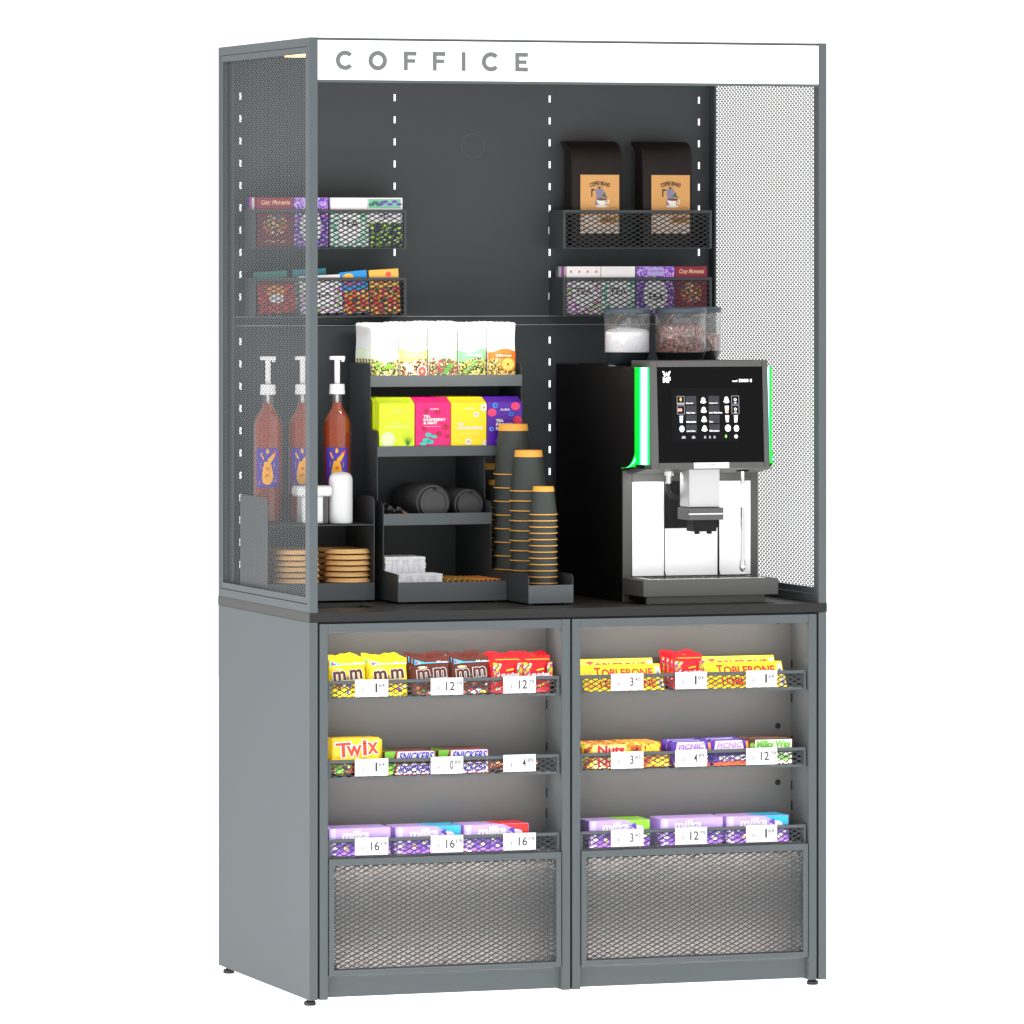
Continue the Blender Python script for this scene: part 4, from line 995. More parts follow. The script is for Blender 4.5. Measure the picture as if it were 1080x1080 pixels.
# screen px to plane: zoom 8 of photo: x 700+u/12, y 410+v/12
def sx(u): return X(.8666+((700+u/12)-714)*(1.0171-.8666)/67)
def sz(v): return zz(1.3173-((410+v/12)-418)*(1.3173-1.2250)/44)
rows = [(95, 205), (215, 325), (335, 440), (455, 555)]
names = [('Espresso', 'Cappuccino'), ('Café Crème', 'Latte Macchiato'), ('Milchkaffee', 'Choc'), ('Latte Choc', 'Milchschaum')]
for r_, (v0, v1) in enumerate(rows):
    for u0, u1, tcol in ((285, 420, 0), (575, 710, 1)):
        d.flat([(sx(u0), sz(v1)), (sx(u1), sz(v1)), (sx(u1), sz(v0)), (sx(u0), sz(v0))], 0, pn)
        s_ = names[r_][tcol]; d.text(s_, sx(u0+5), sx(u0+5+11*len(s_)), sz(v1-8), sz(v1-30), -.0003, wi, .01)
    c_ = 507+r_*3; v_ = (v0+v1)/2
    d.disc(sx(c_), sz(v_+20), .0068, .0032, -.0003, wi, 14); d.disc(sx(c_), sz(v_-2), .0048, .0062, -.0004, wi, 14); d.disc(sx(c_), sz(v_-6), .0024, .0024, -.0006, am, 8)
    c_ = 800+r_*3
    if r_ == 0: d.disc(sx(c_), sz(v_+18), .0068, .0034, -.0003, wi, 14); d.disc(sx(c_), sz(v_-8), .0048, .0065, -.0003, wi, 14)
    elif r_ == 3: d.disc(sx(c_+3), sz(v_), .0068, .0078, -.0003, wi, 14)
    else:
        d.flat([(sx(c_-16), sz(v1-12)), (sx(c_+16), sz(v1-12)), (sx(c_+24), sz(v0+8)), (sx(c_-24), sz(v0+8))], -.0003, wi)
        if r_ == 1: d.flat([(sx(c_-14), sz(v1-18)), (sx(c_+14), sz(v1-18)), (sx(c_+17), sz(v1-55)), (sx(c_-17), sz(v1-55))], -.0005, am)
    for c_, left in ((222, True), (912, False)):
        if r_ < 2:
            for a in ((c_-48, c_+48, v0, v0+5), (c_-48, c_+48, v1-5, v1), (c_-48, c_-43, v0, v1), (c_+43, c_+48, v0, v1)):
                d.flat([(sx(a[0]), sz(a[3])), (sx(a[1]), sz(a[3])), (sx(a[1]), sz(a[2])), (sx(a[0]), sz(a[2]))], -.0003, gy)
            if left and r_ == 0: d.disc(sx(c_), sz(v_-14), .0026, .0045, -.0004, am, 10); d.flat([(sx(c_-42), sz(v1-8)), (sx(c_+42), sz(v1-8)), (sx(c_+42), sz(v1-26)), (sx(c_-42), sz(v1-26))], -.0004, gy)
            elif left:
                for q in (-26, 2): d.disc(sx(c_+q), sz(v_), .0028, .0040, -.0004, cmat(230, 170, 150), 10)
            else:
                d.ring(sx(c_), sz(v_-5), .0020, .0032, -.0004, wi, 12); d.flat([(sx(c_-14), sz(v_+40)), (sx(c_+14), sz(v_+40)), (sx(c_+14), sz(v_+30)), (sx(c_-14), sz(v_+30))], -.0004, wi)
        else:
            mm = lb if left else wi
            if r_ == 2: d.flat([(sx(c_-16), sz(v1-8)), (sx(c_+18), sz(v1-8)), (sx(c_+26), sz(v0+8)), (sx(c_-18), sz(v0+8))], -.0003, mm)
            else: d.disc(sx(c_+8), sz(v_+4), .0060, .0072, -.0003, mm, 14)
for u_, m_, w_ in ((250, gy, .0060), (375, gy, .0052), (520, gy, .0030), (582, gy, .0026), (640, gy, .0030)):
    d.flat([(sx(u_)-w_/1.2, sz(632)), (sx(u_)+w_/1.2, sz(632)), (sx(u_)+w_/1.6, sz(600)), (sx(u_)-w_/1.6, sz(600))], -.0003, m_)
d.disc(sx(785), sz(608), .0028, .0040, -.0003, gn, 10); d.ring(sx(913), sz(612), .0022, .0042, -.0003, wi, 10); d.disc(sx(913), sz(616), .0016, .0016, -.0005, gn, 8)
# maker's mark and model number
x0, x1 = X(.8353), X(.8545)
d.text('MF', x0+.0008, x1-.0006, zz(1.3475), zz(1.3600), 0, wi, .05)
for p_ in ([(x0-.0004, 1.3730), (x0+.004, 1.3725), (x0+.0065, 1.3650), (x0+.0095, 1.3710), (x0+.0125, 1.3650), (x0+.0150, 1.3725), (x0+.0194, 1.3730), (x0+.0140, 1.3600), (x0+.0098, 1.3640), (x0+.0050, 1.3600)],):
    d.flat([(p0, zz(p1)) for p0, p1 in p_], 0, wi)
d.text('5000 S', X(1.0155), X(1.0470), zz(1.3475), zz(1.3545), 0, wi, .03); d.text('wmf', X(.9995), X(1.0125), zz(1.3480), zz(1.3525), 0, wi, .03)
d.fixy().build('display_print', so)
bd = Tilt(); bd.flat([(X(.9045), zz(1.1575)), (X(.9880), zz(1.1575)), (X(.9880), zz(1.1700)), (X(.9045), zz(1.1700))], -.0006, 'steel')
bd.text('WMF', X(.9370), X(.9560), zz(1.1600), zz(1.1680), -.0009, cmat(120, 120, 120)); bd.fixy().build('name_badge', mc)
# green light strips between head and body
zt0, zb0 = 1.381, 1.166
def gstrip(sgn):
    q = MB(); xb = 0 if sgn < 0 else MWd; xh = hx0+.001 if sgn < 0 else hx1-.001
    n = 12; pts_ = []
    for i in range(n+1):
        u = i/n; pts_.append((xb+(xh-xb)*u, .1004+(.066-.1004)*u-.004*math.sin(math.pi*u)))
    cols = ['green', 'green', 'green', 'greenm', 'greenl', 'greenc', 'greenc', 'greenc', 'greenc', 'greenl', 'greenm', 'green'] if sgn < 0 else ['green']*7+['greenm', 'greenl']+['greenc']*3
    for i in range(n):
        (xa, ya), (xc, yc) = pts_[i], pts_[i+1]
        q.add([(xa, ya, zz(zb0)), (xc, yc, zz(zb0)), (xc, yc, zz(zt0)), (xa, ya, zz(zt0)), (xa, ya+.006, zz(zb0)), (xc, yc+.006, zz(zb0)), (xc, yc+.006, zz(zt0)), (xa, ya+.006, zz(zt0))],
              [(0, 1, 2, 3), (4, 7, 6, 5), (0, 4, 5, 1), (3, 2, 6, 7), (0, 3, 7, 4), (1, 5, 6, 2)], cols[i])
    xo = -.0012 if sgn < 0 else MWd+.0012
    xi = xb
    # foot of the strip running back along the lower edge of the head
    up = []; lo = []; n = 10
    for i in range(n+1):
        u = i/n; yy = .0985+.0885*u
        up.append((yy, 1.1560+.036*(1-u)**3)); lo.append((yy, 1.1545+.0065*(1-u)))
    cols2 = ['greenm', 'greenl', 'greenm']
    for i in range(n):
        for j in range(3):
            w0, w1 = j/3, (j+1)/3
            P = [(up[i][0], lo[i][1]+(up[i][1]-lo[i][1])*w0), (up[i+1][0], lo[i+1][1]+(up[i+1][1]-lo[i+1][1])*w0), (up[i+1][0], lo[i+1][1]+(up[i+1][1]-lo[i+1][1])*w1), (up[i][0], lo[i][1]+(up[i][1]-lo[i][1])*w1)]
            cc = 'green' if j != 1 or i > 6 else 'greenl'
            q.add([(xo, yy, zz(zv)) for yy, zv in P]+[(xi, yy, zz(zv)) for yy, zv in P], [(0, 1, 2, 3), (4, 7, 6, 5), (0, 4, 5, 1), (1, 5, 6, 2), (2, 6, 7, 3), (3, 7, 4, 0)], cc)
    q.build('light_strip', mc)
gstrip(-1); gstrip(1)
# underside wedge
MB().prism([(.055, zz(1.1568)), (.1845, zz(1.1568)), (.1845, zz(1.1430)), (.150, zz(1.1430))], 'x', .012, .313, 'mdark').build('head_underside', mc, bevel=.002)
# spout
sp_ = MB().box(.1180, .1905, .075, .135, zz(1.070), zz(1.1560), mat('satin_steel', (.50, .50, .50, 1), .45, .6)); spo = sp_.build('spout_housing', mc, bevel=.0015)
MB().box(.1140, .1965, .066, .140, zz(1.0420), zz(1.0690), 'mdark').build('spout_collar', spo, bevel=.002)
MB().box(.1135, .1970, .0645, .0662, zz(1.0540), zz(1.0575), 'chrome').build('collar_trim', spo)
MB().box(.1300, .1850, .080, .125, zz(1.0160), zz(1.0418), 'mblack').lathe([(.006, 0), (.006, .006)], (.142, .090, zz(1.0102)), 'mblack', 16).lathe([(.006, 0), (.006, .006)], (.171, .090, zz(1.0102)), 'mblack', 16).build('spout_nozzle', spo, bevel=.0008)
MB().lathe([(.012, .010), (.012, 0), (.0065, 0), (.0065, -.018)][::-1], (.0850, .120, zz(1.140)), 'chrome', 20).build('hot_water_nozzle', mc, smooth=True)
MB().tube([(.0850, .125, zz(1.124)), (.090, .135, zz(1.105)), (.105, .150, zz(1.092)), (.125, .155, zz(1.086))], .0055, 'rubber', 10).build('milk_hose', mc, smooth=True)
# steam wand
w_ = MB().tube([(.2560, .105, zz(1.150)), (.2560, .105, zz(1.020)), (.2555, .104, zz(.945))], .0046, 'chrome', 14)
w_.lathe([(.0010, -.014), (.0055, -.010), (.0075, -.004), (.0070, .006), (.0048, .014)], (.2555, .104, zz(.938)), 'chrome', 16)
wo = w_.build('steam_wand', mc, smooth=True)
MB().lathe([(.0105, 0), (.0105, .050)], (.2560, .105, zz(1.068)), 'white', 20).build('wand_grip', wo, smooth=True)
MB().lathe([(.015, 0), (.015, .003)], (.2560, .105, zz(1.1535)-.006), 'mblack', 20).build('wand_socket', wo)
# drip tray
dt = MB(); dt.prism([(.0045, .060), (.0045, .062), (.3255, .062), (.3255, .060)], 'z', zz(.8755), zz(.8756), 'mdark')
dt.prism([(.0045, .0600), (.3230, .0600), (.3255, .0640), (.3255, .1860), (.0005, .1860), (.0005, .180), (.0005, .1700)], 'z', zz(.8750), zz(.9105), 'mdark')
dto = dt.build('drip_tray', mc, bevel=.0015)
MB().box(.020, .300, .075, .175, zz(.9106), zz(.9122), 'chrome').build('drip_grid', dto, bevel=.0005)
gs = MB()
for i in range(12): gs.box(.035+.021*i, .050+.021*i, .090, .160, zz(.9122), zz(.9125), 'gap')
gs.build('grid_slots', dto)
MB().box(.0160, .2960, .080, .1860, .004, zz(.8748), 'mblack').box(.0160, .2960, .070, .0799, .0005, zz(.8748), 'mdark').build('plinth', mc, bevel=.001)
# hoppers
def sq(co, si):
    k = 4.0; r_ = (abs(co)**k+abs(si)**k)**(-1/k); return co*r_, si*r_
def hopper(x, y, rad, fill, contents, flat_):
    hz = zz(1.383)
    o = MB().lathe([(rad*.70, 0), (rad*.84, .006), (rad*.98, .0275), (rad, .0285)], (x, y, hz), 'hopbase', 40).build('hopper_base', mc, smooth=True)
    MB().lathe([(rad*.985, .0287), (rad*.985, .1160)], (x, y, hz), 'clear', 40, caps=False).build('hopper_glass', o, smooth=True, solid=.002)
    MB().lathe([(rad*.99, .1162), (rad*1.01, .1175), (rad*1.01, .1255), (rad*.96, .1285), (rad*.3, .1290)], (x, y, hz), 'hoplid', 40).build('hopper_lid', o, smooth=True)
    pr = [(rad*.90, .0290), (rad*.955, .0292), (rad*.955, fill-.004), (rad*.8, fill+.002), (rad*.3, fill+.006), (.0005, fill+.007)] if flat_ else [(rad*.90, .0290), (rad*.955, .0292), (rad*.955, fill-.002), (rad*.7, fill+.003), (.0005, fill+.006)]
    MB().lathe(pr, (x, y, hz), contents, 40).build('hopper_contents', o, smooth=True)
hopper(.0460, .280, .0515, .078, 'powder', True)
hopper(.1670, .260, .0575, .090, 'bean', False)
hopper(.2660, .420, .0560, .066, 'bean', False)
MB().lathe([(.0420, 0), (.0420, .0035), (.040, .004)], (.0460, .280, zz(1.3785)), 'white', 32).build('hopper_seat', mc, smooth=True)
MB().box(.010, .30, .19, .50, zz(1.3812), zz(1.3835), 'mblack').build('top_plate', mc)
# internal divisions seen in the hoppers
MB().box(.058, .062, .300, .320, zz(1.43), zz(1.49), cmat(150, 150, 155)).build('hopper_agitator', mc)

# ------------------------------------------------------------------ sweets in the cabinets
FLOOR = {1: .6707, 2: .4992, 3: .3279}
def bag_print_mm(q, w, h, brown):
    y = -.0012; lt_ = cmat(140, 215, 245) if not brown else cmat(40, 190, 235)
    q.flat([(.002, h*.80), (w*.30, h*.835), (w-.003, h*.85), (w-.003, h*.875), (w*.30, h*.865), (.002, h*.945)], y, lt_)
    dots = mat_cells('candy_dots', [rgb(230, 40, 30), rgb(250, 220, 40), rgb(40, 90, 200), rgb(250, 250, 250), rgb(240, 120, 20)], 300, .4)
    q.flat([(.004, h*.82), (w*.20, h*.845), (.004, h*.915)], y-.0003, dots)
    q.text('50% extra', w*.62, w*.92, h*.855, h*.90, y-.0003, 'white', .03)
    q.disc(w*.24, h*.735, w*.13, h*.028, y-.0002, cmat(250, 240, 150) if not brown else cmat(250, 235, 180), 12)
    for off, mm_, bo in ((0, 'white', .07), (-.0006, cmat(88, 34, 16), .03)):
        g_ = .0016 if bo > .05 else 0
        q.text('m', w*.09-g_, w*.43+g_, h*.44-g_, h*.68+g_, y+off, mm_, bo, rot=.08)
        q.text('m', w*.54-g_, w*.88+g_, h*.47-g_, h*.72+g_, y+off, mm_, bo, rot=.08)
        q.text('&', w*.44, w*.53, h*.46, h*.56, y+off, mm_, bo*.5)
    cd = [cmat(230, 40, 30), cmat(40, 90, 200), cmat(60, 170, 60), cmat(250, 130, 20), cmat(250, 250, 250)] + ([cmat(250, 220, 40)] if brown else [cmat(120, 60, 30)])
    rr_ = random.Random(5 if brown else 6)
    for i in range(18): q.disc(w*rr_.uniform(.08, .92), h*rr_.uniform(.05, .38), .0034, .0031, y-.0001*i, cd[i % len(cd)], 8)
    if brown: q.disc(w*.6, h*.10, w*.22, h*.06, y, cmat(170, 215, 235), 12)
def sweet_bag(loc, w, h, d, colm, label, grp, art, lean=0):
    t = thing('sweet_bag', loc, label, 'sweet bag', grp)
    b = MB(); pouch_mesh(b, w, h, d, colm, 8, 12, top=.93); b.build('bag_film', t, smooth=True)
    q = MB(); art(q, w, h); q.build('bag_print', t)
    t.rotation_euler = (lean, 0, 0)
    return t
yel = mat('yellow_film', rgb(255, 232, 10), .32, bump=.5, nscale=45); brn = mat('brown_film', rgb(98, 38, 20), .32, bump=.5, nscale=45); red = mat('red_film', rgb(215, 12, 32), .32, bump=.5, nscale=45)
def skit(q, w, h):
    y = -.0088; dots = mat_cells('rainbow_dots', [rgb(250, 210, 20), rgb(240, 60, 20), rgb(120, 40, 160), rgb(60, 160, 60), rgb(250, 240, 230), rgb(250, 150, 30)], 260, .4)
    q.flat([(.001, h*.25), (w*.26, h*.40), (w*.22, h*.62), (w*.30, h*.80), (.001, h*.84)], y+.001, dots)
    q.flat([(w-.001, h*.30), (w*.86, h*.40), (w*.80, h*.62), (w*.84, h*.80), (w-.001, h*.84)], y+.001, dots)
    q.flat([(w*.10, h*.905), (w*.9, h*.905), (w*.9, h*.925), (w*.10, h*.925)], y+.0035, cmat(250, 200, 40))
    q.text('Skittles', w*.28, w*.88, h*.42, h*.56, y, 'white', .05, rot=.12)
    q.flat([(w*.45, h*.60), (w*.70, h*.64), (w*.70, h*.68), (w*.45, h*.64)], y, cmat(250, 200, 40))
    q.flat([(w*.08, h*.10), (w*.55, h*.18), (w*.92, h*.30), (w*.92, h*.34), (w*.55, h*.23), (w*.08, h*.16)], y, dots)
def row_bags(x, w, h, n, colm, nm, grp, art, step=.0175, shift=-.006, y0=.020):
    for k in range(n):
        lab = ('%s at the front' if k == 0 else '%s just behind the front one' if k == 1 else '%s further back') % nm
        if k == 0: p = sweet_bag((x, y0, FLOOR[1]+.0002), w, h, .017, colm, lab, grp, art, math.radians(-4))
        else: dup(p, (x+shift*k+_J.uniform(-.0008, .0008), y0+step*k, FLOOR[1]+.0002+.0022*k), lab, rot=(math.radians(-4+_J.uniform(-1.5, 1)), math.radians(_J.uniform(-1.2, 1.2)), 0))
mmY = lambda q, w, h: bag_print_mm(q, w, h, False)
mmB = lambda q, w, h: bag_print_mm(q, w, h, True)
row_bags(.0530, .0830, .0850, 4, yel, 'yellow sweet bag in the far left row', 'yellow sweet bags far left', mmY, shift=-.0030)
row_bags(.1450, .0860, .0840, 4, yel, 'yellow sweet bag beside the brown bags', 'yellow sweet bags second row', mmY, shift=-.0012)
row_bags(.2440, .0840, .0840, 4, brn, 'brown sweet bag beside the yellow bags', 'brown sweet bags first row', mmB, shift=-.0010)
row_bags(.3340, .0850, .0840, 4, brn, 'brown sweet bag in the row left of the red bags', 'brown sweet bags second row', mmB, shift=-.0010)
row_bags(.4230, .0690, .0820, 4, red, 'red sweet bag in the left red row', 'red sweet bags left row', skit, shift=.0012)
row_bags(.4930, .0690, .0810, 4, red, 'red sweet bag against the cabinet side', 'red sweet bags right row', skit, shift=.0012)
row_bags(.8460, .0720, .0760, 4, red, 'red sweet bag between triangular boxes', 'red sweet bags in right cabinet', skit, shift=-.0030)

def bar(loc, L, h, d, colm, label, grp, art, crimp=.006, rot=None):
    """flow-wrapped bar lying along X"""
    t = thing('chocolate_bar', loc, label, 'chocolate bar', grp)
    n = 14; m_ = 12; vs = []; fs = []
    for i in range(n+1):
        u = i/n; x = u*L
        e = min(1, (min(u, 1-u)*L)/crimp) if min(u, 1-u)*L < crimp else 1
        hh = h/2*(.75 if e < .5 else 1); ddd = d/2*(.10 if e < .5 else min(1, .5+.5*min(1, (min(u, 1-u)*L-crimp*.5)/.008)))
        for j in range(m_):
            a = 2*math.pi*j/m_; co, si = math.cos(a), math.sin(a); r_ = (abs(co)**3.2+abs(si)**3.2)**(-1/3.2)
            vs.append((x, d/2+ddd*co*r_, h/2+hh*si*r_))
    for i in range(n):
        for j in range(m_): q = (j+1) % m_; fs.append((i*m_+j, i*m_+q, (i+1)*m_+q, (i+1)*m_+j))
    fs.append(tuple(range(m_-1, -1, -1))); fs.append(tuple(n*m_+j for j in range(m_)))
    b = MB(); b.add(vs, fs, colm); b.build('wrapper', t, smooth=True)
    q = MB(); art(q, L, h); q.build('wrapper_print', t)
    if rot: t.rotation_euler = rot
    return t
gold = mat('gold_film', rgb(252, 205, 40), .3, bump=.4, nscale=60)
# big caramel multipack
def a_twix(q, w, h):
    for off, m_, bo, g_ in ((-.0012, 'white', .10, .0025), (-.0018, cmat(225, 60, 15), .03, 0)):
        for li, (ch, a, b2, za, zb2) in enumerate((('T', .12, .40, .18, .80), ('w', .32, .60, .20, .68), ('i', .615, .69, .24, .90), ('x', .70, .90, .30, .80))):
            q.text(ch, w*a-g_, w*b2+g_, h*za-g_, h*zb2+g_, off-.00006*li, m_, bo*.7, rot=.05)
    q.flat([(.004, .001), (w-.002, .001), (w-.002, .004), (.004, .004)], -.0008, cmat(255, 215, 60))
for k in range(3):
    p = bar((.0500, .020+.026*k, .5335), .1240, .0500-.001*k, .025, gold, ('golden caramel bar pack at the front, rising above the tray with orange letters', 'golden caramel bar pack directly behind the front pack', 'golden caramel bar pack at the back by the cabinet wall')[k], 'golden caramel packs', a_twix)
mixm = mat_cells('mixed_wrapper', [rgb(190, 200, 40), rgb(90, 70, 30), rgb(120, 190, 60), rgb(60, 30, 20), rgb(250, 240, 220), rgb(215, 40, 30)], 150, .4)
bar((.0520, .022, .4996), .0600, .0340, .060, mixm, 'green and brown wrapped bar under the golden packs', 'bars under the golden packs', lambda q, w, h: q.disc(w*.4, h*.4, .008, .007, -.0008, cmat(120, 210, 70), 10))
bar((.1100, .022, .4996), .0600, .0340, .060, cmat(215, 30, 30), 'red and white wrapped bar under the golden packs, left of tag 1', 'bars under the golden packs', lambda q, w, h: q.flat([(w*.3, h*.9), (w*.5, h*.9), (w*.7, h*.1), (w*.5, h*.1)], -.0008, 'white'))
snb = mat('brown_bar_film', rgb(70, 32, 20), .3, bump=.4, nscale=60); 
def a_snick(q, w, h):
    q.flat([(w*.01, h*.08), (w*.16, h*.08), (w*.22, h*.95), (w*.01, h*.95)], -.0004, cmat(110, 180, 40))
    q.flat([(w*.20, h*.06), (w*.98, h*.06), (w*.96, h*.94), (w*.24, h*.94)], -.0008, cmat(215, 60, 50))
    q.flat([(w*.22, h*.10), (w*.965, h*.10), (w*.95, h*.90), (w*.26, h*.90)], -.0012, 'white')
    q.text('SNICKERS', w*.28, w*.93, h*.16, h*.84, -.0018, cmat(60, 40, 190), .03, shear=.25)
for gx, gn_ in ((.1760, 'left'), (.2985, 'right')):
    for r_ in range(2):
        for k in range(3):
            lab = 'nougat bar with blue letters, %s %s of the %s pile' % (('bottom', 'top')[r_], ('front', 'middle', 'back')[k], gn_)
            if r_ == 0 and k == 0: p = bar((gx, .0205, .4996), .1190, .0270, .025, snb, lab, 'nougat bars in the %s pile' % gn_, a_snick)
            else: dup(p, (gx, .0205+.026*k, .4996+.0268*r_+.0006*k), lab)
def a_spark(q, w, h):
    dots = mat_cells('flame_letters', [rgb(225, 60, 20), rgb(250, 210, 160), rgb(60, 20, 15), rgb(240, 120, 40), rgb(60, 20, 15)], 220, .4)
    q.flat([(w*.08, h*.20), (w*.5, h*.35), (w*.95, h*.70), (w*.95, h*.95), (w*.5, h*.85), (w*.10, h*.60)], -.0010, dots)
for k, gx in enumerate((.4180, .4950)):
    for j in range(2):
        bar((gx-.036, .0205+.03*j, .4996), .0740, .0255, .026, mat('dark_wrap', rgb(45, 22, 18), .3), 'low dark bar with flame coloured letters, %s %s of the half empty part' % (('front', 'back')[j], ('left', 'right')[k]), 'dark bars in the half empty part', a_spark)

# lilac chocolate boxes
lil = mat('lilac_carton', rgb(190, 165, 235), .35)
def a_milka(corner):
    def f_(q, w, h):
        q.flat([(.001, .001), (w-.001, .001), (w-.001, h*.54), (.001, h*.50)], -.0003, cmat(125, 85, 205))  # deeper purple below paints the fall-off of light from above
        q.flat([(w*.03, .001), (w*.11, .001), (w*.11, h-.001), (w*.03, h-.001)], -.0004, cmat(215, 200, 248))
        q.text('milka', w*.22, w*.66, h*.60, h*.93, -.0007, 'white', .035, rot=.03, shear=.2)
        if corner:
            cm_ = cmat(*corner); q.flat([(w*.60, h-.0008), (w-.0012, h-.0008), (w-.0012, h*.42), (w*.86, h*.50), (w*.78, h*.80)], -.0005, cm_)
            q.disc(w*.80, h*.66, w*.10, h*.14, -.0009, cmat(235, 225, 250), 14); q.flat([(w*.68, h*.78), (w*.76, h*.90), (w*.78, h*.62), (w*.74, h*.68)], -.0012, cmat(95, 60, 190))
        q.ring(w*.28, h*.27, .0042, .0058, -.0009, cmat(240, 200, 60), 14); q.disc(w*.28, h*.27, .0042, .004, -.0008, 'white', 10)
        for i, (x, z, r_) in enumerate(((.12, .30, .004), (.20, .47, .004), (.45, .40, .006), (.52, .22, .005), (.62, .36, .006), (.70, .18, .005), (.86, .24, .007), (.92, .40, .005))): q.disc(w*x, h*z, r_, r_*.8, -.0007, 'white', 8)
        for i, (x, z, r_) in enumerate(((.38, .14, .006), (.78, .34, .006), (.08, .14, .005), (.5, .52, .005))): q.disc(w*x, h*z, r_, r_*.7, -.0006, cmat(95, 60, 190), 8)
    return f_
def choc_box(x, w, h, corner, label, rz=0):
    t = thing('chocolate_box', (x, .0200, FLOOR[3]+.0003), label, 'chocolate box', 'lilac chocolate boxes')
    MB().box(0, w, 0, .075, 0, h, lil).build('carton', t, bevel=.0015)
    q = MB(); a_milka(corner)(q, w, h)
    if corner: q.quad([(w*.55, .002, h+.0004), (w-.002, .002, h+.0004), (w-.002, .073, h+.0004), (w*.45, .073, h+.0004)], cmat(*corner))
    q.build('carton_print', t); t.rotation_euler = (0, 0, rz)
choc_box(.0500, .1400, .0600, None, 'plain lilac chocolate box at the left end of the left bottom tray')
choc_box(.2020, .1490, .0590, (40, 180, 225), 'lilac and blue chocolate box in the middle of the left bottom tray')
choc_box(.3580, .1500, .0590, (225, 35, 30), 'lilac and red chocolate box at the right of the left bottom tray')
choc_box(.6480, .1420, .0590, (140, 215, 30), 'lilac and lime chocolate box at the left end of the right bottom tray')
choc_box(.8160, .1460, .0590, None, 'plain lilac chocolate box in the middle of the right bottom tray')
choc_box(.9710, .1470, .0590, (30, 180, 225), 'lilac and blue chocolate box at the right end of the right bottom tray')

# triangular yellow boxes
yc = mat('yellow_carton', rgb(255, 232, 15), .35)
def tri(loc, L, s_, label, grp, flip=False):
    t = thing('triangular_box', loc, label, 'chocolate box', grp)
    h = s_*.92
    tr_ = [(0, 0), (s_, 0), (s_*.62, h), (s_*.50, h)]
    MB().prism(tr_, 'x', 0, L, yc).build('carton', t, bevel=.0010)
    q = MB(); q.text('T', L*.18, L*.26, h*.20, h*.84, 0, cmat(222, 35, 20), .035); q.text('OBLERONE', L*.265, L*.90, h*.20, h*.74, 0, cmat(222, 35, 20), .035)
    for i in range(4): q.flat([(L*(.04+.03*i), h*.2), (L*(.07+.03*i), h*.2), (L*(.055+.03*i), h*.66)], 0, cmat(240, 170, 30))
    q.v = [(x, s_*.50*(zv/h)-.0007, zv) for x, y, zv in q.v]
    a = len(q.v); q.flat([(L-.013, h*.12), (L-.003, h*.12), (L-.003, h*.85), (L-.013, h*.85)], 0, 'white'); q.disc(L-.008, h*.35, .004, h*.2, 0, cmat(60, 90, 180), 10)
    q.v = q.v[:a]+[(x, s_*.50*(zv/h)-.0007, zv) for x, y, zv in q.v[a:]]
    q.build('carton_print', t)
    return t
for x0_, L_, nm in ((.6360, .1900, 'left'), (.9230, .1920, 'right')):
    g_ = 'yellow triangular boxes, %s pile' % nm
    p = tri((x0_, .0200, FLOOR[1]+.0002), L_, .036, 'yellow triangular box at the bottom front of the %s pile' % nm, g_)
    dup(p, (x0_-.002, .0560, FLOOR[1]+.0002), 'yellow triangular box at the bottom back of the %s pile' % nm)
    dup(p, (x0_-.004, .0290, FLOOR[1]+.0235), 'yellow triangular box on the upper front of the %s pile, letters above the rail' % nm)
    dup(p, (x0_-.008, .0650, FLOOR[1]+.0345), 'yellow triangular box standing highest at the back of the %s pile' % nm)

# right cabinet middle tray
def art_nuts(q, w, h):
    q.flat([(w*.18, h*.10), (w*.92, h*.10), (w*.9, h*.90), (w*.2, h*.90)], -.0006, cmat(255, 235, 130))
    for off, m_, bo in ((-.0010, 'white', .08), (-.0015, cmat(225, 25, 35), .04)): q.text('Nuts', w*.30, w*.86, h*.15, h*.85, off, m_, bo)
nutm = mat_cells('nut_wrapper', [rgb(248, 190, 30), rgb(248, 190, 30), rgb(235, 120, 30), rgb(170, 70, 30), rgb(250, 220, 90)], 110, .35)
lionm = mat_cells('gold_swirl', [rgb(250, 195, 30), rgb(250, 225, 80), rgb(235, 140, 20), rgb(250, 195, 30), rgb(180, 60, 20)], 130, .35)
def art_gold(q, w, h):
    q.disc(w*.35, h*.5, h*.38, h*.30, -.0010, cmat(215, 90, 20), 12); q.disc(w*.35, h*.5, h*.12, h*.12, -.0014, cmat(60, 25, 15), 8)
    q.text('LION', w*.50, w*.90, h*.25, h*.80, -.0012, cmat(250, 230, 60), .06)
def art_pur(q, w, h):
    q.flat([(w*.06, h*.28), (w*.86, h*.28), (w*.80, h*.96), (w*.10, h*.96)], -.0008, cmat(248, 238, 252))
    q.text('PICNIC', w*.14, w*.80, h*.38, h*.82, -.0013, cmat(185, 140, 230), .04, rot=.04, shear=.2)
    q.flat([(w*.06, h*.04), (w*.96, h*.04), (w*.96, h*.40), (w*.86, h*.26), (w*.10, h*.24)], -.0010, cmat(245, 110, 30))
    q.flat([(w*.93, h*.1), (w*.99, h*.1), (w*.97, h*.9), (w*.90, h*.9)], -.0010, cmat(250, 150, 40))
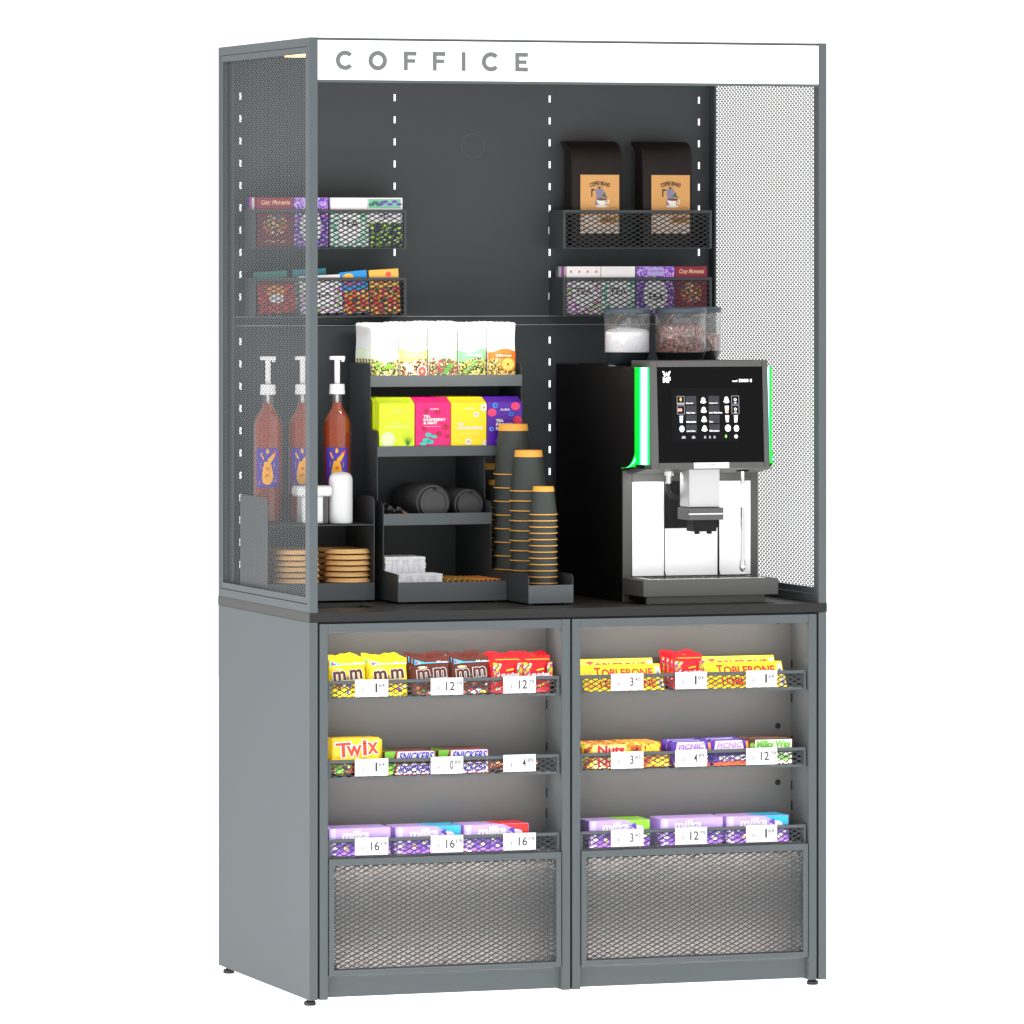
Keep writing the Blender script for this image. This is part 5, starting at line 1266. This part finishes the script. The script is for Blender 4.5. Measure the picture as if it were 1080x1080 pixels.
def art_dark(q, w, h):
    q.text('PICNIC', w*.20, w*.90, h*.40, h*.80, -.0013, 'white', .05, rot=.05)
    q.flat([(w*.02, h*.05), (w*.98, h*.05), (w*.9, h*.40), (w*.04, h*.30)], -.0010, cmat(225, 75, 25))
def art_mw(q, w, h):
    q.flat([(w*.10, h*.08), (w*.92, h*.08), (w*.92, h*.92), (w*.12, h*.92)], -.0008, cmat(235, 245, 225))
    q.text('Milky Way', w*.15, w*.90, h*.16, h*.86, -.0013, cmat(110, 195, 60), .05)
    q.disc(w*.05, h*.5, .006, .006, -.0010, cmat(130, 200, 60), 10)
Z2 = FLOOR[2]+.0004
def pile(x, L, h, colm, nm, grp, art, rows_, dep=3, d=.024, lowart=None, dx=0):
    for r_ in range(rows_):
        for k in range(dep):
            lab = '%s bar, %s %s of its pile' % (nm, ('bottom', 'top')[r_], ('front', 'middle', 'back')[k])
            if k == 0: p = bar((x+(dx if r_ else 0), .0205, Z2+h*1.0*r_), L, h, d, colm, lab, grp, (lowart if (lowart and r_ == 0) else art))
            else: dup(p, (x-.002*k+(dx if r_ else 0)+_J.uniform(-.0015, .0015), .0205+(d+.001)*k, Z2+h*1.0*r_+.0010*k), lab, rot=(0, math.radians(_J.uniform(-.8, .8)), 0))
pile(.6340, .1120, .0285, nutm, 'yellow nut', 'yellow nut bars', art_nuts, 2, dx=0)
pile(.7480, .0940, .0290, lionm, 'golden swirl', 'golden swirl bars', art_gold, 2, dx=-.022)
pvm = mat('violet_film', rgb(95, 60, 190), .3, bump=.4, nscale=60); dkm = mat('dark_violet_film', rgb(50, 25, 60), .3, bump=.4, nscale=60)
pile(.8450, .0900, .0280, pvm, 'violet and orange', 'violet bars left pile', art_pur, 2, lowart=art_dark)
pile(.9360, .0880, .0285, pvm, 'violet banded', 'violet bars right pile', art_pur, 2, lowart=art_dark)
mwm = mat('brown_white_film', rgb(90, 50, 30), .3, bump=.4, nscale=60)
pile(1.0260, .1080, .0290, mwm, 'green lettered white', 'white bars with green letters', art_mw, 2)
